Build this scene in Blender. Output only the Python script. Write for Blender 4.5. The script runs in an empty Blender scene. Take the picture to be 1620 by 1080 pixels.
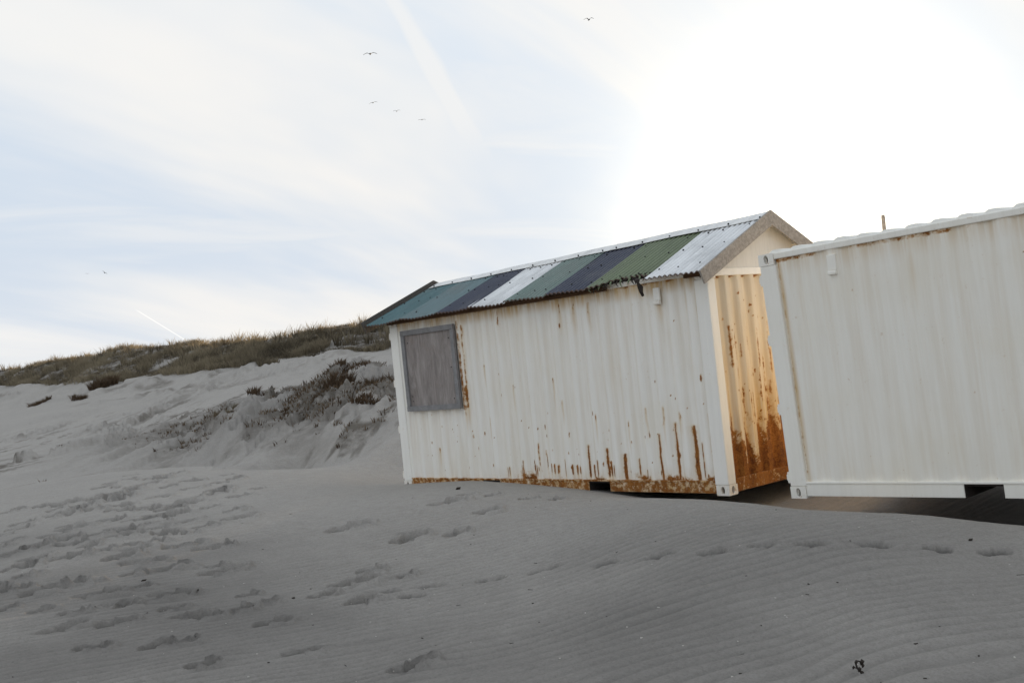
import bpy, bmesh, math, random
import numpy as np
from mathutils import Vector, Matrix
random.seed(7); RNG = np.random.default_rng(7)
R = math.radians
scene = bpy.context.scene
COL = scene.collection

# ------------------------------------------------------------------ camera
CAM = np.array([7.7097, -10.1755, 1.7421])
YAW, PITCH, ROLL = -0.82608, 0.018564, 0.102669
def cam_axes():
    f = np.array([math.sin(YAW)*math.cos(PITCH), math.cos(YAW)*math.cos(PITCH), math.sin(PITCH)])
    r = np.array([math.cos(YAW), -math.sin(YAW), 0.0]); d = np.cross(f, r)
    c, s = math.cos(ROLL), math.sin(ROLL)
    return c*r+s*d, -(-s*r+c*d), f
c_r, c_u, c_f = cam_axes()
cam_d = bpy.data.cameras.new('camera'); cam_o = bpy.data.objects.new('camera', cam_d); COL.objects.link(cam_o)
cam_d.sensor_fit = 'HORIZONTAL'; cam_d.sensor_width = 36.0; cam_d.lens = 1765.6/1620*36
cam_d.clip_start = 0.05; cam_d.clip_end = 20000
mw = Matrix.Identity(4)
for i in range(3):
    mw[i][0], mw[i][1], mw[i][2], mw[i][3] = c_r[i], c_u[i], -c_f[i], CAM[i]
cam_o.matrix_world = mw
scene.camera = cam_o

# ------------------------------------------------------------------ sky, sun, exposure
SUN_EL, SUN_AZ = R(4.7), R(-31.0)          # azimuth from +Y towards +X
sun_vec = Vector((math.sin(SUN_AZ)*math.cos(SUN_EL), math.cos(SUN_AZ)*math.cos(SUN_EL), math.sin(SUN_EL)))
CROT = (100, 66)
SKY_STRENGTH, SUN_STRENGTH, EXPOSURE = 0.15, 2.5, 2.15
HAZE, CIRRUS, VEIL, CLOUD = 1.3, 0.5, (0.94, 1.07, 1.24), (1.33, 1.34, 1.34)
world = bpy.data.worlds.new('World'); scene.world = world; world.use_nodes = True
wn, wl = world.node_tree.nodes, world.node_tree.links
wn.clear()
def W(t, **k):
    n = wn.new(t)
    for a, b in k.items(): setattr(n, a, b)
    return n
wout = W('ShaderNodeOutputWorld'); bg = W('ShaderNodeBackground'); sky = W('ShaderNodeTexSky')
sky.sky_type = 'NISHITA'; sky.sun_disc = False; sky.sun_elevation = SUN_EL; sky.sun_rotation = SUN_AZ
sky.air_density = 1.0; sky.dust_density = 0.7; sky.ozone_density = 1.3; sky.altitude = 0
bg.inputs['Strength'].default_value = SKY_STRENGTH
wl.new(bg.outputs[0], wout.inputs[0])
# thin cirrus and old contrails, laid out on a flat layer high overhead
tc = W('ShaderNodeTexCoord'); sep = W('ShaderNodeSeparateXYZ'); wl.new(tc.outputs['Generated'], sep.inputs[0])
def wmath(op, a, b=None, clamp=False):
    n = W('ShaderNodeMath', operation=op, use_clamp=clamp)
    for i, v in enumerate((a, b)):
        if v is None: continue
        if isinstance(v, (int, float)): n.inputs[i].default_value = v
        else: wl.new(v, n.inputs[i])
    return n.outputs[0]
zz = wmath('MAXIMUM', wmath('ADD', sep.outputs[2], 0.32), 0.05)
lx, ly = wmath('DIVIDE', sep.outputs[0], zz), wmath('DIVIDE', sep.outputs[1], zz)
comb = W('ShaderNodeCombineXYZ'); wl.new(lx, comb.inputs[0]); wl.new(ly, comb.inputs[1])
def cirrus(rot, scale, nscale, detail, lo, hi, dist=0.6, off=0.0):
    mp = W('ShaderNodeMapping', vector_type='TEXTURE'); mp.inputs['Rotation'].default_value = (0, 0, R(rot)); mp.inputs['Scale'].default_value = scale
    mp.inputs['Location'].default_value = (off, off*0.7, 0)
    wl.new(comb.outputs[0], mp.inputs[0])
    nz = W('ShaderNodeTexNoise'); nz.inputs['Scale'].default_value = nscale; nz.inputs['Detail'].default_value = detail
    nz.inputs['Roughness'].default_value = 0.55; nz.inputs['Distortion'].default_value = dist
    wl.new(mp.outputs[0], nz.inputs['Vector'])
    mr = W('ShaderNodeMapRange', interpolation_type='SMOOTHSTEP')
    mr.inputs['From Min'].default_value = lo; mr.inputs['From Max'].default_value = hi
    wl.new(nz.outputs['Fac'], mr.inputs['Value']); return mr.outputs[0]
cl1 = cirrus(CROT[0], (3.5, 1.0, 1), 1.7, 5, 0.36, 0.64, 0.4, 1.3)
cl2 = cirrus(CROT[1], (3.0, 1.0, 1), 4.2, 7, 0.44, 0.72, 0.8, 3.3)
def vdot(v):
    n = W('ShaderNodeVectorMath', operation='DOT_PRODUCT'); wl.new(tc.outputs['Generated'], n.inputs[0]); n.inputs[1].default_value = v; return n.outputs['Value']
def contrail(d1, d2, width, soft, lo, hi, fade):
    """a straight trail through two directions: thin great-circle band, faded at both ends"""
    d1, d2 = Vector(d1).normalized(), Vector(d2).normalized(); n = d1.cross(d2).normalized(); t = (d2-d1*d2.dot(d1)).normalized()
    w_ = wmath('ADD', wmath('ABSOLUTE', vdot(n)), 0.0)
    if soft:
        nz = W('ShaderNodeTexNoise'); nz.inputs['Scale'].default_value = 9; nz.inputs['Detail'].default_value = 5; wl.new(tc.outputs['Generated'], nz.inputs['Vector'])
        w_ = wmath('ADD', w_, wmath('MULTIPLY', wmath('SUBTRACT', nz.outputs['Fac'], 0.5), soft))
    def ss(v, a, b):
        mr = W('ShaderNodeMapRange', interpolation_type='SMOOTHSTEP'); mr.inputs['From Min'].default_value = a; mr.inputs['From Max'].default_value = b; wl.new(v, mr.inputs['Value']); return mr.outputs[0]
    band = ss(w_, width, width*0.25); al = vdot(t)
    return wmath('MULTIPLY', wmath('MULTIPLY', band, ss(al, lo, lo+fade)), ss(al, hi, hi-fade))
def pixdir(px, py):
    return tuple(c_f+c_r*((px-810)/1765.6)-c_u*((py-540)/1765.6))
tr1 = contrail(pixdir(632, 20), pixdir(790, 290), 0.016, 0.022, -0.35, 0.19, 0.10)
tr2 = contrail(pixdir(212, 488), pixdir(292, 537), 0.00045, 0.0, 0.0, 0.09, 0.006)
cl = wmath('MAXIMUM', cl1, wmath('MULTIPLY', cl2, 0.5))
cl = wmath('MAXIMUM', cl, wmath('MULTIPLY', tr1, 0.6))
hzn = wmath('MULTIPLY', wmath('POWER', wmath('SUBTRACT', 1.0, wmath('ABSOLUTE', sep.outputs[2])), 16.0), 0.8)
cl = wmath('MAXIMUM', cl, hzn)
# haze thickens towards the horizon and scatters forward round the sun
cosS = wmath('MAXIMUM', vdot(tuple(sun_vec)), 0.0)
lobe = wmath('ADD', wmath('ADD', wmath('MULTIPLY', wmath('POWER', cosS, 120.0), 1.3), wmath('MULTIPLY', wmath('POWER', cosS, 30.0), 0.06)), wmath('MULTIPLY', wmath('POWER', cosS, 6.0), 0.07))
tau = wmath('DIVIDE', wmath('ADD', wmath('MULTIPLY', cl, CIRRUS), HAZE), wmath('MAXIMUM', wmath('ADD', sep.outputs[2], 0.09), 0.05))
veil = wmath('SUBTRACT', 1.0, wmath('EXPONENT', wmath('MULTIPLY', tau, -1.0)), True)
veil = wmath('MAXIMUM', veil, wmath('MULTIPLY', tr2, 0.95))
vcol = W('ShaderNodeVectorMath', operation='SCALE'); cmx = W('ShaderNodeMix', data_type='RGBA'); cmx.inputs['A'].default_value = CLOUD+(1,); cmx.inputs['B'].default_value = (1.40, 1.34, 1.26, 1); wl.new(wmath('MAXIMUM', hzn, wmath('POWER', cosS, 5.0)), cmx.inputs['Factor']); vmx = W('ShaderNodeMix', data_type='RGBA'); vmx.inputs['A'].default_value = VEIL+(1,); wl.new(cmx.outputs['Result'], vmx.inputs['B']); wl.new(cl, vmx.inputs['Factor']); wl.new(vmx.outputs['Result'], vcol.inputs[0]); vcol.inputs['Scale'].default_value = 1.0
glow = W('ShaderNodeVectorMath', operation='SCALE'); glow.inputs[0].default_value = (1.6, 1.38, 0.95); wl.new(lobe, glow.inputs['Scale'])
vadd = W('ShaderNodeVectorMath', operation='ADD'); wl.new(vcol.outputs[0], vadd.inputs[0]); wl.new(glow.outputs[0], vadd.inputs[1]); vcol = vadd
mixs = W('ShaderNodeMix', data_type='RGBA')
tvc = W('ShaderNodeMix', data_type='RGBA'); wl.new(tr2, tvc.inputs['Factor']); wl.new(vcol.outputs[0], tvc.inputs['A']); tvc.inputs['B'].default_value = (1.7, 1.66, 1.6, 1)
wl.new(tvc.outputs['Result'], mixs.inputs['B'])
wl.new(veil, mixs.inputs['Factor']); wl.new(sky.outputs[0], mixs.inputs['A'])
wl.new(mixs.outputs['Result'], bg.inputs['Color'])

sun_d = bpy.data.lights.new('sun', 'SUN'); sun_o = bpy.data.objects.new('sun', sun_d); COL.objects.link(sun_o)
sun_d.energy = SUN_STRENGTH; sun_d.angle = R(3.5); sun_d.color = (1.0, 0.75, 0.47)
sun_o.rotation_euler = sun_vec.to_track_quat('Z', 'Y').to_euler(); sun_o.location = (0, 0, 30)
vs = scene.view_settings
vs.view_transform = 'Standard'; vs.look = 'None'; vs.exposure = EXPOSURE; vs.gamma = 1.0; vs.use_curve_mapping = False
scene.cycles.max_bounces = 8; scene.cycles.diffuse_bounces = 5

# ------------------------------------------------------------------ helpers
def tag(o, label=None, cat=None, group=None, kind=None):
    for k, v in (('label', label), ('category', cat), ('group', group), ('kind', kind)):
        if v: o[k] = v
    return o
def empty(name, loc=(0, 0, 0)):
    o = bpy.data.objects.new(name, None); COL.objects.link(o); o.location = loc; o.empty_display_size = 0.3
    return o
class MB:
    """collects boxes, prisms and tubes for one mesh"""
    def __init__(s): s.v, s.f = [], []
    def add(s, vs, fs):
        n = len(s.v); s.v += [tuple(map(float, v)) for v in vs]; s.f += [tuple(i+n for i in f) for f in fs]; return s
    def box(s, x0, x1, y0, y1, z0, z1):
        return s.add([(x0,y0,z0),(x1,y0,z0),(x1,y1,z0),(x0,y1,z0),(x0,y0,z1),(x1,y0,z1),(x1,y1,z1),(x0,y1,z1)],
                     [(3,2,1,0),(4,5,6,7),(0,1,5,4),(1,2,6,5),(2,3,7,6),(3,0,4,7)])
    def prism_x(s, poly, x0, x1):
        n = len(poly)
        return s.add([(x0,)+tuple(p) for p in poly]+[(x1,)+tuple(p) for p in poly],
                     [tuple(range(n))[::-1], tuple(range(n, 2*n))]+[(i, (i+1) % n, n+(i+1) % n, n+i) for i in range(n)])
    def tube(s, pts, rad, seg=6, cap=True):
        pts = [Vector(p) for p in pts]; rads = rad if isinstance(rad, (list, tuple)) else [rad]*len(pts)
        n0 = len(s.v)
        for i, p in enumerate(pts):
            t = (pts[min(i+1, len(pts)-1)]-pts[max(i-1, 0)]).normalized()
            a = t.orthogonal().normalized() if i == 0 else (a-t*a.dot(t)).normalized()
            b = t.cross(a)
            for k in range(seg):
                w = 2*math.pi*k/seg; q = p+(a*math.cos(w)+b*math.sin(w))*rads[i]; s.v.append(tuple(q))
        for i in range(len(pts)-1):
            for k in range(seg):
                s.f.append((n0+i*seg+k, n0+i*seg+(k+1) % seg, n0+(i+1)*seg+(k+1) % seg, n0+(i+1)*seg+k))
        if cap:
            s.f.append(tuple(n0+k for k in range(seg))[::-1]); s.f.append(tuple(n0+(len(pts)-1)*seg+k for k in range(seg)))
        return s
    def mesh(s, name):
        m = bpy.data.meshes.new(name); m.from_pydata(s.v, [], s.f); m.update(); return m
    def build(s, name, mat, parent=None, bevel=0.0, smooth=False):
        return mesh_obj(name, s.mesh(name), mat, parent, bevel, smooth)
def mesh_obj(name, m, mat, parent=None, bevel=0.0, smooth=False):
    o = bpy.data.objects.new(name, m); COL.objects.link(o)
    m.materials.append(mat)
    if parent is not None: o.parent = parent
    if smooth: m.polygons.foreach_set('use_smooth', [True]*len(m.polygons))
    if bevel:
        b = o.modifiers.new('bevel', 'BEVEL'); b.width = bevel; b.segments = 2; b.limit_method = 'ANGLE'; b.angle_limit = R(40)
    return o
def grid_mesh(name, X, Y, Z, attrs=None, smooth=False):
    """numpy grid (rows, cols) to mesh, with float attributes per vertex"""
    nr, nc = X.shape
    co = np.stack([X, Y, Z], -1).reshape(-1, 3)
    i = np.arange(nr*nc).reshape(nr, nc)
    q = np.stack([i[:-1, :-1], i[:-1, 1:], i[1:, 1:], i[1:, :-1]], -1).reshape(-1, 4)
    m = bpy.data.meshes.new(name)
    m.vertices.add(len(co)); m.vertices.foreach_set('co', co.astype(np.float32).ravel())
    m.loops.add(q.size); m.loops.foreach_set('vertex_index', q.astype(np.int32).ravel())
    m.polygons.add(len(q)); m.polygons.foreach_set('loop_start', np.arange(0, q.size, 4, dtype=np.int32))
    m.polygons.foreach_set('loop_total', np.full(len(q), 4, dtype=np.int32))
    m.update(calc_edges=True)
    if smooth: m.polygons.foreach_set('use_smooth', np.ones(len(q), dtype=bool))
    for k, a in (attrs or {}).items():
        at = m.attributes.new(k, 'FLOAT', 'POINT'); at.data.foreach_set('value', np.clip(a, 0, 4).astype(np.float32).ravel())
    return m
def smooth01(a, b, x):
    t = np.clip((x-a)/(b-a), 0, 1); return t*t*(3-2*t)
def vnoise(x, y, seed=0):
    xi, yi = np.floor(x).astype(np.int64), np.floor(y).astype(np.int64); fx, fy = x-xi, y-yi
    fx, fy = fx*fx*(3-2*fx), fy*fy*(3-2*fy)
    def h(a, b):
        k = (a*374761393+b*668265263+seed*974634777) & 0xffffffff
        k = ((k ^ (k >> 13))*1274126177) & 0xffffffff
        return ((k ^ (k >> 16)) & 0xffff)/65535.0
    return (h(xi, yi)*(1-fx)+h(xi+1, yi)*fx)*(1-fy)+(h(xi, yi+1)*(1-fx)+h(xi+1, yi+1)*fx)*fy
def fbm(x, y, oct=4, seed=0, gain=0.5):
    s, a, t = 0, 1.0, 0
    for o in range(oct):
        s = s+a*vnoise(x*2**o, y*2**o, seed+o*17); t += a; a *= gain
    return s/t                                       # 0..1

# ------------------------------------------------------------------ materials
def new_mat(name):
    m = bpy.data.materials.new(name); m.use_nodes = True
    nt = m.node_tree; return m, nt, nt.nodes['Principled BSDF']
class NT:
    def __init__(s, nt): s.n, s.l = nt.nodes, nt.links
    def node(s, t, **k):
        n = s.n.new(t)
        for a, b in k.items(): setattr(n, a, b)
        return n
    def put(s, sock, v):
        if isinstance(v, (int, float)): sock.default_value = v
        elif isinstance(v, tuple): sock.default_value = v if len(v) != 3 or sock.type != 'RGBA' else v+(1,)
        else: s.l.new(v, sock)
    def math(s, op, a, b=0.0, clamp=False):
        n = s.node('ShaderNodeMath', operation=op, use_clamp=clamp); s.put(n.inputs[0], a); s.put(n.inputs[1], b); return n.outputs[0]
    def noise(s, vec, scale, detail=4, rough=0.55, dist=0.0):
        n = s.node('ShaderNodeTexNoise'); s.l.new(vec, n.inputs['Vector'])
        n.inputs['Scale'].default_value = scale; n.inputs['Detail'].default_value = detail
        n.inputs['Roughness'].default_value = rough; n.inputs['Distortion'].default_value = dist; return n.outputs['Fac']
    def mapping(s, vec, scale=(1, 1, 1), rot=(0, 0, 0), loc=(0, 0, 0)):
        n = s.node('ShaderNodeMapping'); s.l.new(vec, n.inputs[0])
        n.inputs['Scale'].default_value = scale; n.inputs['Rotation'].default_value = rot; n.inputs['Location'].default_value = loc
        return n.outputs[0]
    def step(s, v, lo, hi):
        n = s.node('ShaderNodeMapRange', interpolation_type='SMOOTHSTEP'); s.put(n.inputs['Value'], v)
        n.inputs['From Min'].default_value = lo; n.inputs['From Max'].default_value = hi; return n.outputs[0]
    def mix(s, f, a, b):
        n = s.node('ShaderNodeMix', data_type='RGBA'); s.put(n.inputs['Factor'], f); s.put(n.inputs['A'], a); s.put(n.inputs['B'], b)
        return n.outputs['Result']
    def ramp(s, f, stops):
        n = s.node('ShaderNodeValToRGB'); s.l.new(f, n.inputs[0]); e = n.color_ramp.elements
        while len(e) < len(stops): e.new(0.5)
        for el, (p, c) in zip(e, stops): el.position = p; el.color = tuple(c)+(1,)
        return n.outputs[0]
    def obj(s): return s.node('ShaderNodeTexCoord').outputs['Object']
    def attr(s, name): return s.node('ShaderNodeAttribute', attribute_name=name).outputs['Fac']
    def bump(s, h, strength, dist, bsdf):
        n = s.node('ShaderNodeBump'); n.inputs['Strength'].default_value = strength; n.inputs['Distance'].default_value = dist
        s.l.new(h, n.inputs['Height']); s.l.new(n.outputs[0], bsdf.inputs['Normal'])
RUST = [(0.30, (0.030, 0.012, 0.007)), (0.43, (0.120, 0.040, 0.012)), (0.52, (0.250, 0.092, 0.019)), (0.66, (0.41, 0.18, 0.045))]
def paint(name, base, bias=0.0, stain_bias=0.0, rough=0.5, chips=0.0, wash=0.93):
    m, nt, b = new_mat(name); t = NT(nt); o = t.obj()
    n1 = t.noise(o, 14, 6, 0.65); n2 = t.noise(o, 55, 4, 0.6); n3 = t.noise(t.mapping(o, (9, 9, 0.5)), 2.2, 5, 0.6)
    big = t.noise(o, 1.3, 4)
    # weathered paint: faint vertical washes and dirt
    col = t.mix(t.step(n3, 0.35, 0.8), base, tuple(c*wash for c in base))
    col = t.mix(t.math('MULTIPLY', t.step(big, 0.4, 0.75), 0.35), col, (base[0]*0.93, base[1]*0.9, base[2]*0.82))
    st = t.math('ADD', t.attr('stain'), stain_bias)
    stm = t.math('MULTIPLY', st, t.math('ADD', t.step(n3, 0.2, 0.7), 0.25), True)
    col = t.mix(stm, col, (0.56, 0.35, 0.115))
    r = t.math('ADD', t.math('ADD', t.attr('rust'), bias), t.math('MULTIPLY', t.math('SUBTRACT', n1, 0.5), 1.3))
    r = t.math('ADD', r, t.math('MULTIPLY', t.math('SUBTRACT', n2, 0.5), 0.5))
    if chips:
        sp = t.noise(o, 34, 2, 0.5); r = t.math('ADD', r, t.math('MULTIPLY', t.step(sp, chips, chips+0.03), 0.9))
    halo = t.math('MULTIPLY', t.step(r, 0.18, 0.55), 0.75)
    col = t.mix(halo, col, (0.46, 0.25, 0.075))
    rm = t.step(r, 0.42, 0.60)
    rc = t.ramp(t.math('ADD', t.math('MULTIPLY', n2, 0.35), t.math('ADD', t.math('MULTIPLY', n1, 0.35), t.math('MULTIPLY', t.noise(t.mapping(o, (1, 1, 0.45)), 5, 5, 0.7), 0.3))), RUST)
    col = t.mix(rm, col, rc)
    t.put(b.inputs['Base Color'], col)
    t.put(b.inputs['Roughness'], t.math('ADD', t.math('MULTIPLY', rm, 0.4), rough))
    b.inputs['Specular IOR Level'].default_value = 0.3
    t.bump(t.math('ADD', t.math('MULTIPLY', rm, 0.6), t.math('MULTIPLY', n1, 0.5)), 0.35, 0.004, b)
    return m
WHITE = (0.88, 0.86, 0.805)
M_WALL = paint('white_container_paint', WHITE, 0.0, 0.0, 0.5)
M_POST = paint('white_post_paint', WHITE, 0.02, 0.0, 0.5)
M_WORN = paint('worn_white_paint', WHITE, 0.18, 0.1, 0.55)
M_RUSTY = paint('rusty_white_paint', WHITE, 0.53, 0.7, 0.6)
M_VERYRUSTY = paint('rusted_steel', (0.6, 0.55, 0.45), 0.62, 0.6, 0.7)
M_END = paint('grimy_end_wall_paint', (0.72, 0.65, 0.53), 0.0, 0.0, 0.6, 0.0, 0.85)
M_WALL2 = paint('cream_container_paint', (0.90, 0.88, 0.815), 0.0, 0.03, 0.45, 0.0, 0.96)
M_WORN2 = paint('worn_cream_paint', (0.90, 0.88, 0.815), 0.10, 0.05, 0.5)
def plain(name, base, rough=0.7, var=0.25, scale=6, stretch=(1, 1, 1), metal=0.0, bump=0.3):
    m, nt, b = new_mat(name); t = NT(nt); o = t.obj()
    n = t.noise(t.mapping(o, stretch), scale, 6, 0.6); n2 = t.noise(o, scale*9, 3)
    col = t.mix(t.step(n, 0.3, 0.75), base, tuple(c*(1-var) for c in base))
    col = t.mix(t.math('MULTIPLY', t.step(n2, 0.45, 0.8), 0.4), col, tuple(c*(1-var*1.3) for c in base))
    t.put(b.inputs['Base Color'], col); b.inputs['Roughness'].default_value = rough; b.inputs['Metallic'].default_value = metal
    b.inputs['Specular IOR Level'].default_value = 0.3
    t.bump(t.math('ADD', n, t.math('MULTIPLY', n2, 0.4)), bump, 0.003, b)
    return m
M_TIMBER = plain('weathered_grey_timber', (0.40, 0.36, 0.315), 0.85, 0.4, 5, (0.6, 6, 6))
M_FRAME = plain('grey_painted_batten', (0.27, 0.265, 0.265), 0.8, 0.3, 5, (2, 2, 2))
M_TIMBER_DARK = plain('dark_weathered_timber', (0.13, 0.115, 0.10), 0.85, 0.4, 5, (0.6, 6, 6))
M_EAVE = plain('stained_eave_timber', (0.13, 0.065, 0.03), 0.85, 0.55, 9, (0.4, 4, 4))
M_CHAR = plain('dark_brown_debris', (0.045, 0.035, 0.028), 0.9, 0.5, 20)
M_GABLE = plain('white_gable_board', (0.70, 0.68, 0.63), 0.6, 0.10, 8, (6, 6, 0.6))
M_DARK = plain('dark_underside_steel', (0.05, 0.04, 0.035), 0.9, 0.5, 6)
M_INSIDE = plain('plywood_floor', (0.14, 0.10, 0.07), 0.9, 0.4, 6)
M_SCREW = plain('dark_roofing_screw', (0.03, 0.03, 0.03), 0.6, 0.3, 30)
def plywood():
    m, nt, b = new_mat('weathered_plywood'); t = NT(nt); o = t.obj()
    w = t.noise(t.mapping(o, (1, 1, 0.22)), 7, 7, 0.65, 1.8); n = t.noise(t.mapping(o, (1, 1, 0.06)), 40, 4)
    n2 = t.noise(o, 2.5, 4)
    col = t.ramp(w, [(0.3, (0.17, 0.148, 0.137)), (0.5, (0.265, 0.235, 0.22)), (0.72, (0.37, 0.335, 0.315))])
    col = t.mix(t.math('MULTIPLY', t.step(n, 0.5, 0.75), 0.5), col, (0.14, 0.105, 0.09))
    col = t.mix(t.math('MULTIPLY', t.step(n2, 0.5, 0.8), 0.4), col, (0.19, 0.12, 0.085))
    t.put(b.inputs['Base Color'], col); b.inputs['Roughness'].default_value = 0.85
    t.bump(w, 0.4, 0.003, b); return m
M_PLY = plywood()
def roofing(name, base):
    m, nt, b = new_mat(name); t = NT(nt); o = t.obj()
    n = t.noise(t.mapping(o, (3, 0.6, 0.6)), 3, 6, 0.6); n2 = t.noise(o, 45, 4); n1 = t.noise(o, 9, 5, 0.7)
    col = t.mix(t.step(n, 0.3, 0.8), base, tuple(c*0.68 for c in base))
    col = t.mix(t.math('MULTIPLY', t.step(n2, 0.5, 0.75), 0.45), col, tuple(min(1, c*1.4+0.03) for c in base))
    col = t.mix(t.math('MULTIPLY', t.step(t.noise(o, 1.1, 5, 0.65), 0.48, 0.75), 0.35), col, (0.22, 0.21, 0.19))
    e = t.math('ADD', t.attr('edge'), t.math('MULTIPLY', t.math('SUBTRACT', n1, 0.5), 0.8))
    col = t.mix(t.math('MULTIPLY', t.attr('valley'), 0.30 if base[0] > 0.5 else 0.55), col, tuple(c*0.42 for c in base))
    col = t.mix(t.step(e, 0.55, 0.85), col, (0.085, 0.045, 0.03))
    t.put(b.inputs['Base Color'], col); b.inputs['Roughness'].default_value = 0.42
    b.inputs['Specular IOR Level'].default_value = 0.35
    t.bump(n2, 0.15, 0.002, b); return m
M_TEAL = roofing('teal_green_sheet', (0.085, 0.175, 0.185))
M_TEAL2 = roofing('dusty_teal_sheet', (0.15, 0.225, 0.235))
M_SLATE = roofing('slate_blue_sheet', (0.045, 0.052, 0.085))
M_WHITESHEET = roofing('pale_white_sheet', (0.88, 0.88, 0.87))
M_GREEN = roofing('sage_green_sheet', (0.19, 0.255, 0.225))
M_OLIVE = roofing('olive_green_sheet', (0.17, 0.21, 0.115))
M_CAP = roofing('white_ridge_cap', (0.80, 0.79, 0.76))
def sand():
    m, nt, b = new_mat('sand'); t = NT(nt); o = t.obj()
    fine = t.noise(o, 260, 2, 0.7); mid = t.noise(o, 6, 5, 0.6); big = t.noise(o, 0.35, 4, 0.6)
    col = t.mix(t.step(mid, 0.3, 0.75), (0.432, 0.400, 0.362), (0.358, 0.331, 0.300))
    col = t.mix(t.math('MULTIPLY', t.step(big, 0.35, 0.7), 0.5), col, (0.337, 0.314, 0.287))
    col = t.mix(t.math('MULTIPLY', t.step(t.noise(o, 70, 4, 0.8), 0.38, 0.68), 0.55), col, (0.225, 0.208, 0.188))
    col = t.mix(t.math('MULTIPLY', t.step(t.noise(o, 420, 1), 0.70, 0.78), 0.6), col, (0.5, 0.47, 0.43))
    col = t.mix(t.math('MULTIPLY', t.step(t.noise(o, 30, 5, 0.85), 0.42, 0.62), 0.5), col, (0.46, 0.432, 0.396))
    damp_shade = t.attr('damp_shade'); col = t.mix(t.math('MULTIPLY', damp_shade, 0.75, True), col, (0.098, 0.091, 0.083))  # damp prints and painted shade share this darker colour
    veg_shade = t.attr('veg_shade'); vn = t.noise(o, 1.6, 6, 0.7)
    col = t.mix(t.math('MULTIPLY', veg_shade, t.step(vn, 0.25, 0.6), True), col, (0.088, 0.073, 0.055))
    t.put(b.inputs['Base Color'], col); b.inputs['Roughness'].default_value = 0.95; b.inputs['Specular IOR Level'].default_value = 0.1
    # wind ripples
    dist = t.noise(o, 0.55, 3, 0.5)
    mp = t.mapping(o, (1, 1, 1), (0, 0, R(20.7)))
    sp = t.node('ShaderNodeSeparateXYZ'); t.l.new(mp, sp.inputs[0])
    wob = t.math('MULTIPLY', t.noise(t.mapping(o, (1.0, 0.45, 1), (0, 0, R(20.7))), 2.2, 3, 0.5), 3.6)
    ph = t.math('ADD', t.math('MULTIPLY', sp.outputs[0], 62.0), t.math('MULTIPLY', wob, 2.4))
    rip = t.math('SINE', ph)
    rip = t.math('MULTIPLY', rip, t.step(t.noise(o, 0.8, 3), 0.32, 0.68))
    rp = t.math('MULTIPLY', rip, t.math('SUBTRACT', 1.0, t.attr('veg_shade'), True))
    h = t.math('ADD', t.math('MULTIPLY', rp, 0.5), t.math('MULTIPLY', t.noise(o, 16, 6, 0.7), 0.9))
    h = t.math('ADD', h, t.math('MULTIPLY', t.noise(o, 60, 4, 0.8), 0.9))
    t.bump(h, 0.8, 0.016, b)
    return m
M_SAND = sand()
def grass_mat(name, c0, c1, c2):
    m, nt, b = new_mat(name); t = NT(nt)
    tint = t.attr('tint'); hgt = t.attr('hgt')
    col = t.ramp(tint, [(0.0, c0), (0.5, c1), (1.0, c2)])
    t.put(b.inputs['Base Color'], col); b.inputs['Roughness'].default_value = 0.8; b.inputs['Specular IOR Level'].default_value = 0.15
    tr = t.node('ShaderNodeBsdfTranslucent'); t.l.new(col, tr.inputs['Color'])
    ms = t.node('ShaderNodeMixShader'); ms.inputs[0].default_value = 0.3
    out = [n for n in nt.nodes if n.type == 'OUTPUT_MATERIAL'][0]
    t.l.new(b.outputs[0], ms.inputs[1]); t.l.new(tr.outputs[0], ms.inputs[2]); t.l.new(ms.outputs[0], out.inputs[0])
    return m
M_GRASS = grass_mat('marram_grass', (0.105, 0.088, 0.062), (0.215, 0.180, 0.125), (0.33, 0.28, 0.195))
M_DEADGRASS = grass_mat('dead_brown_grass', (0.070, 0.046, 0.030), (0.13, 0.090, 0.058), (0.22, 0.165, 0.11))
M_BIRD = plain('dark_bird_plumage', (0.05, 0.05, 0.055), 0.8, 0.3, 10)

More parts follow.
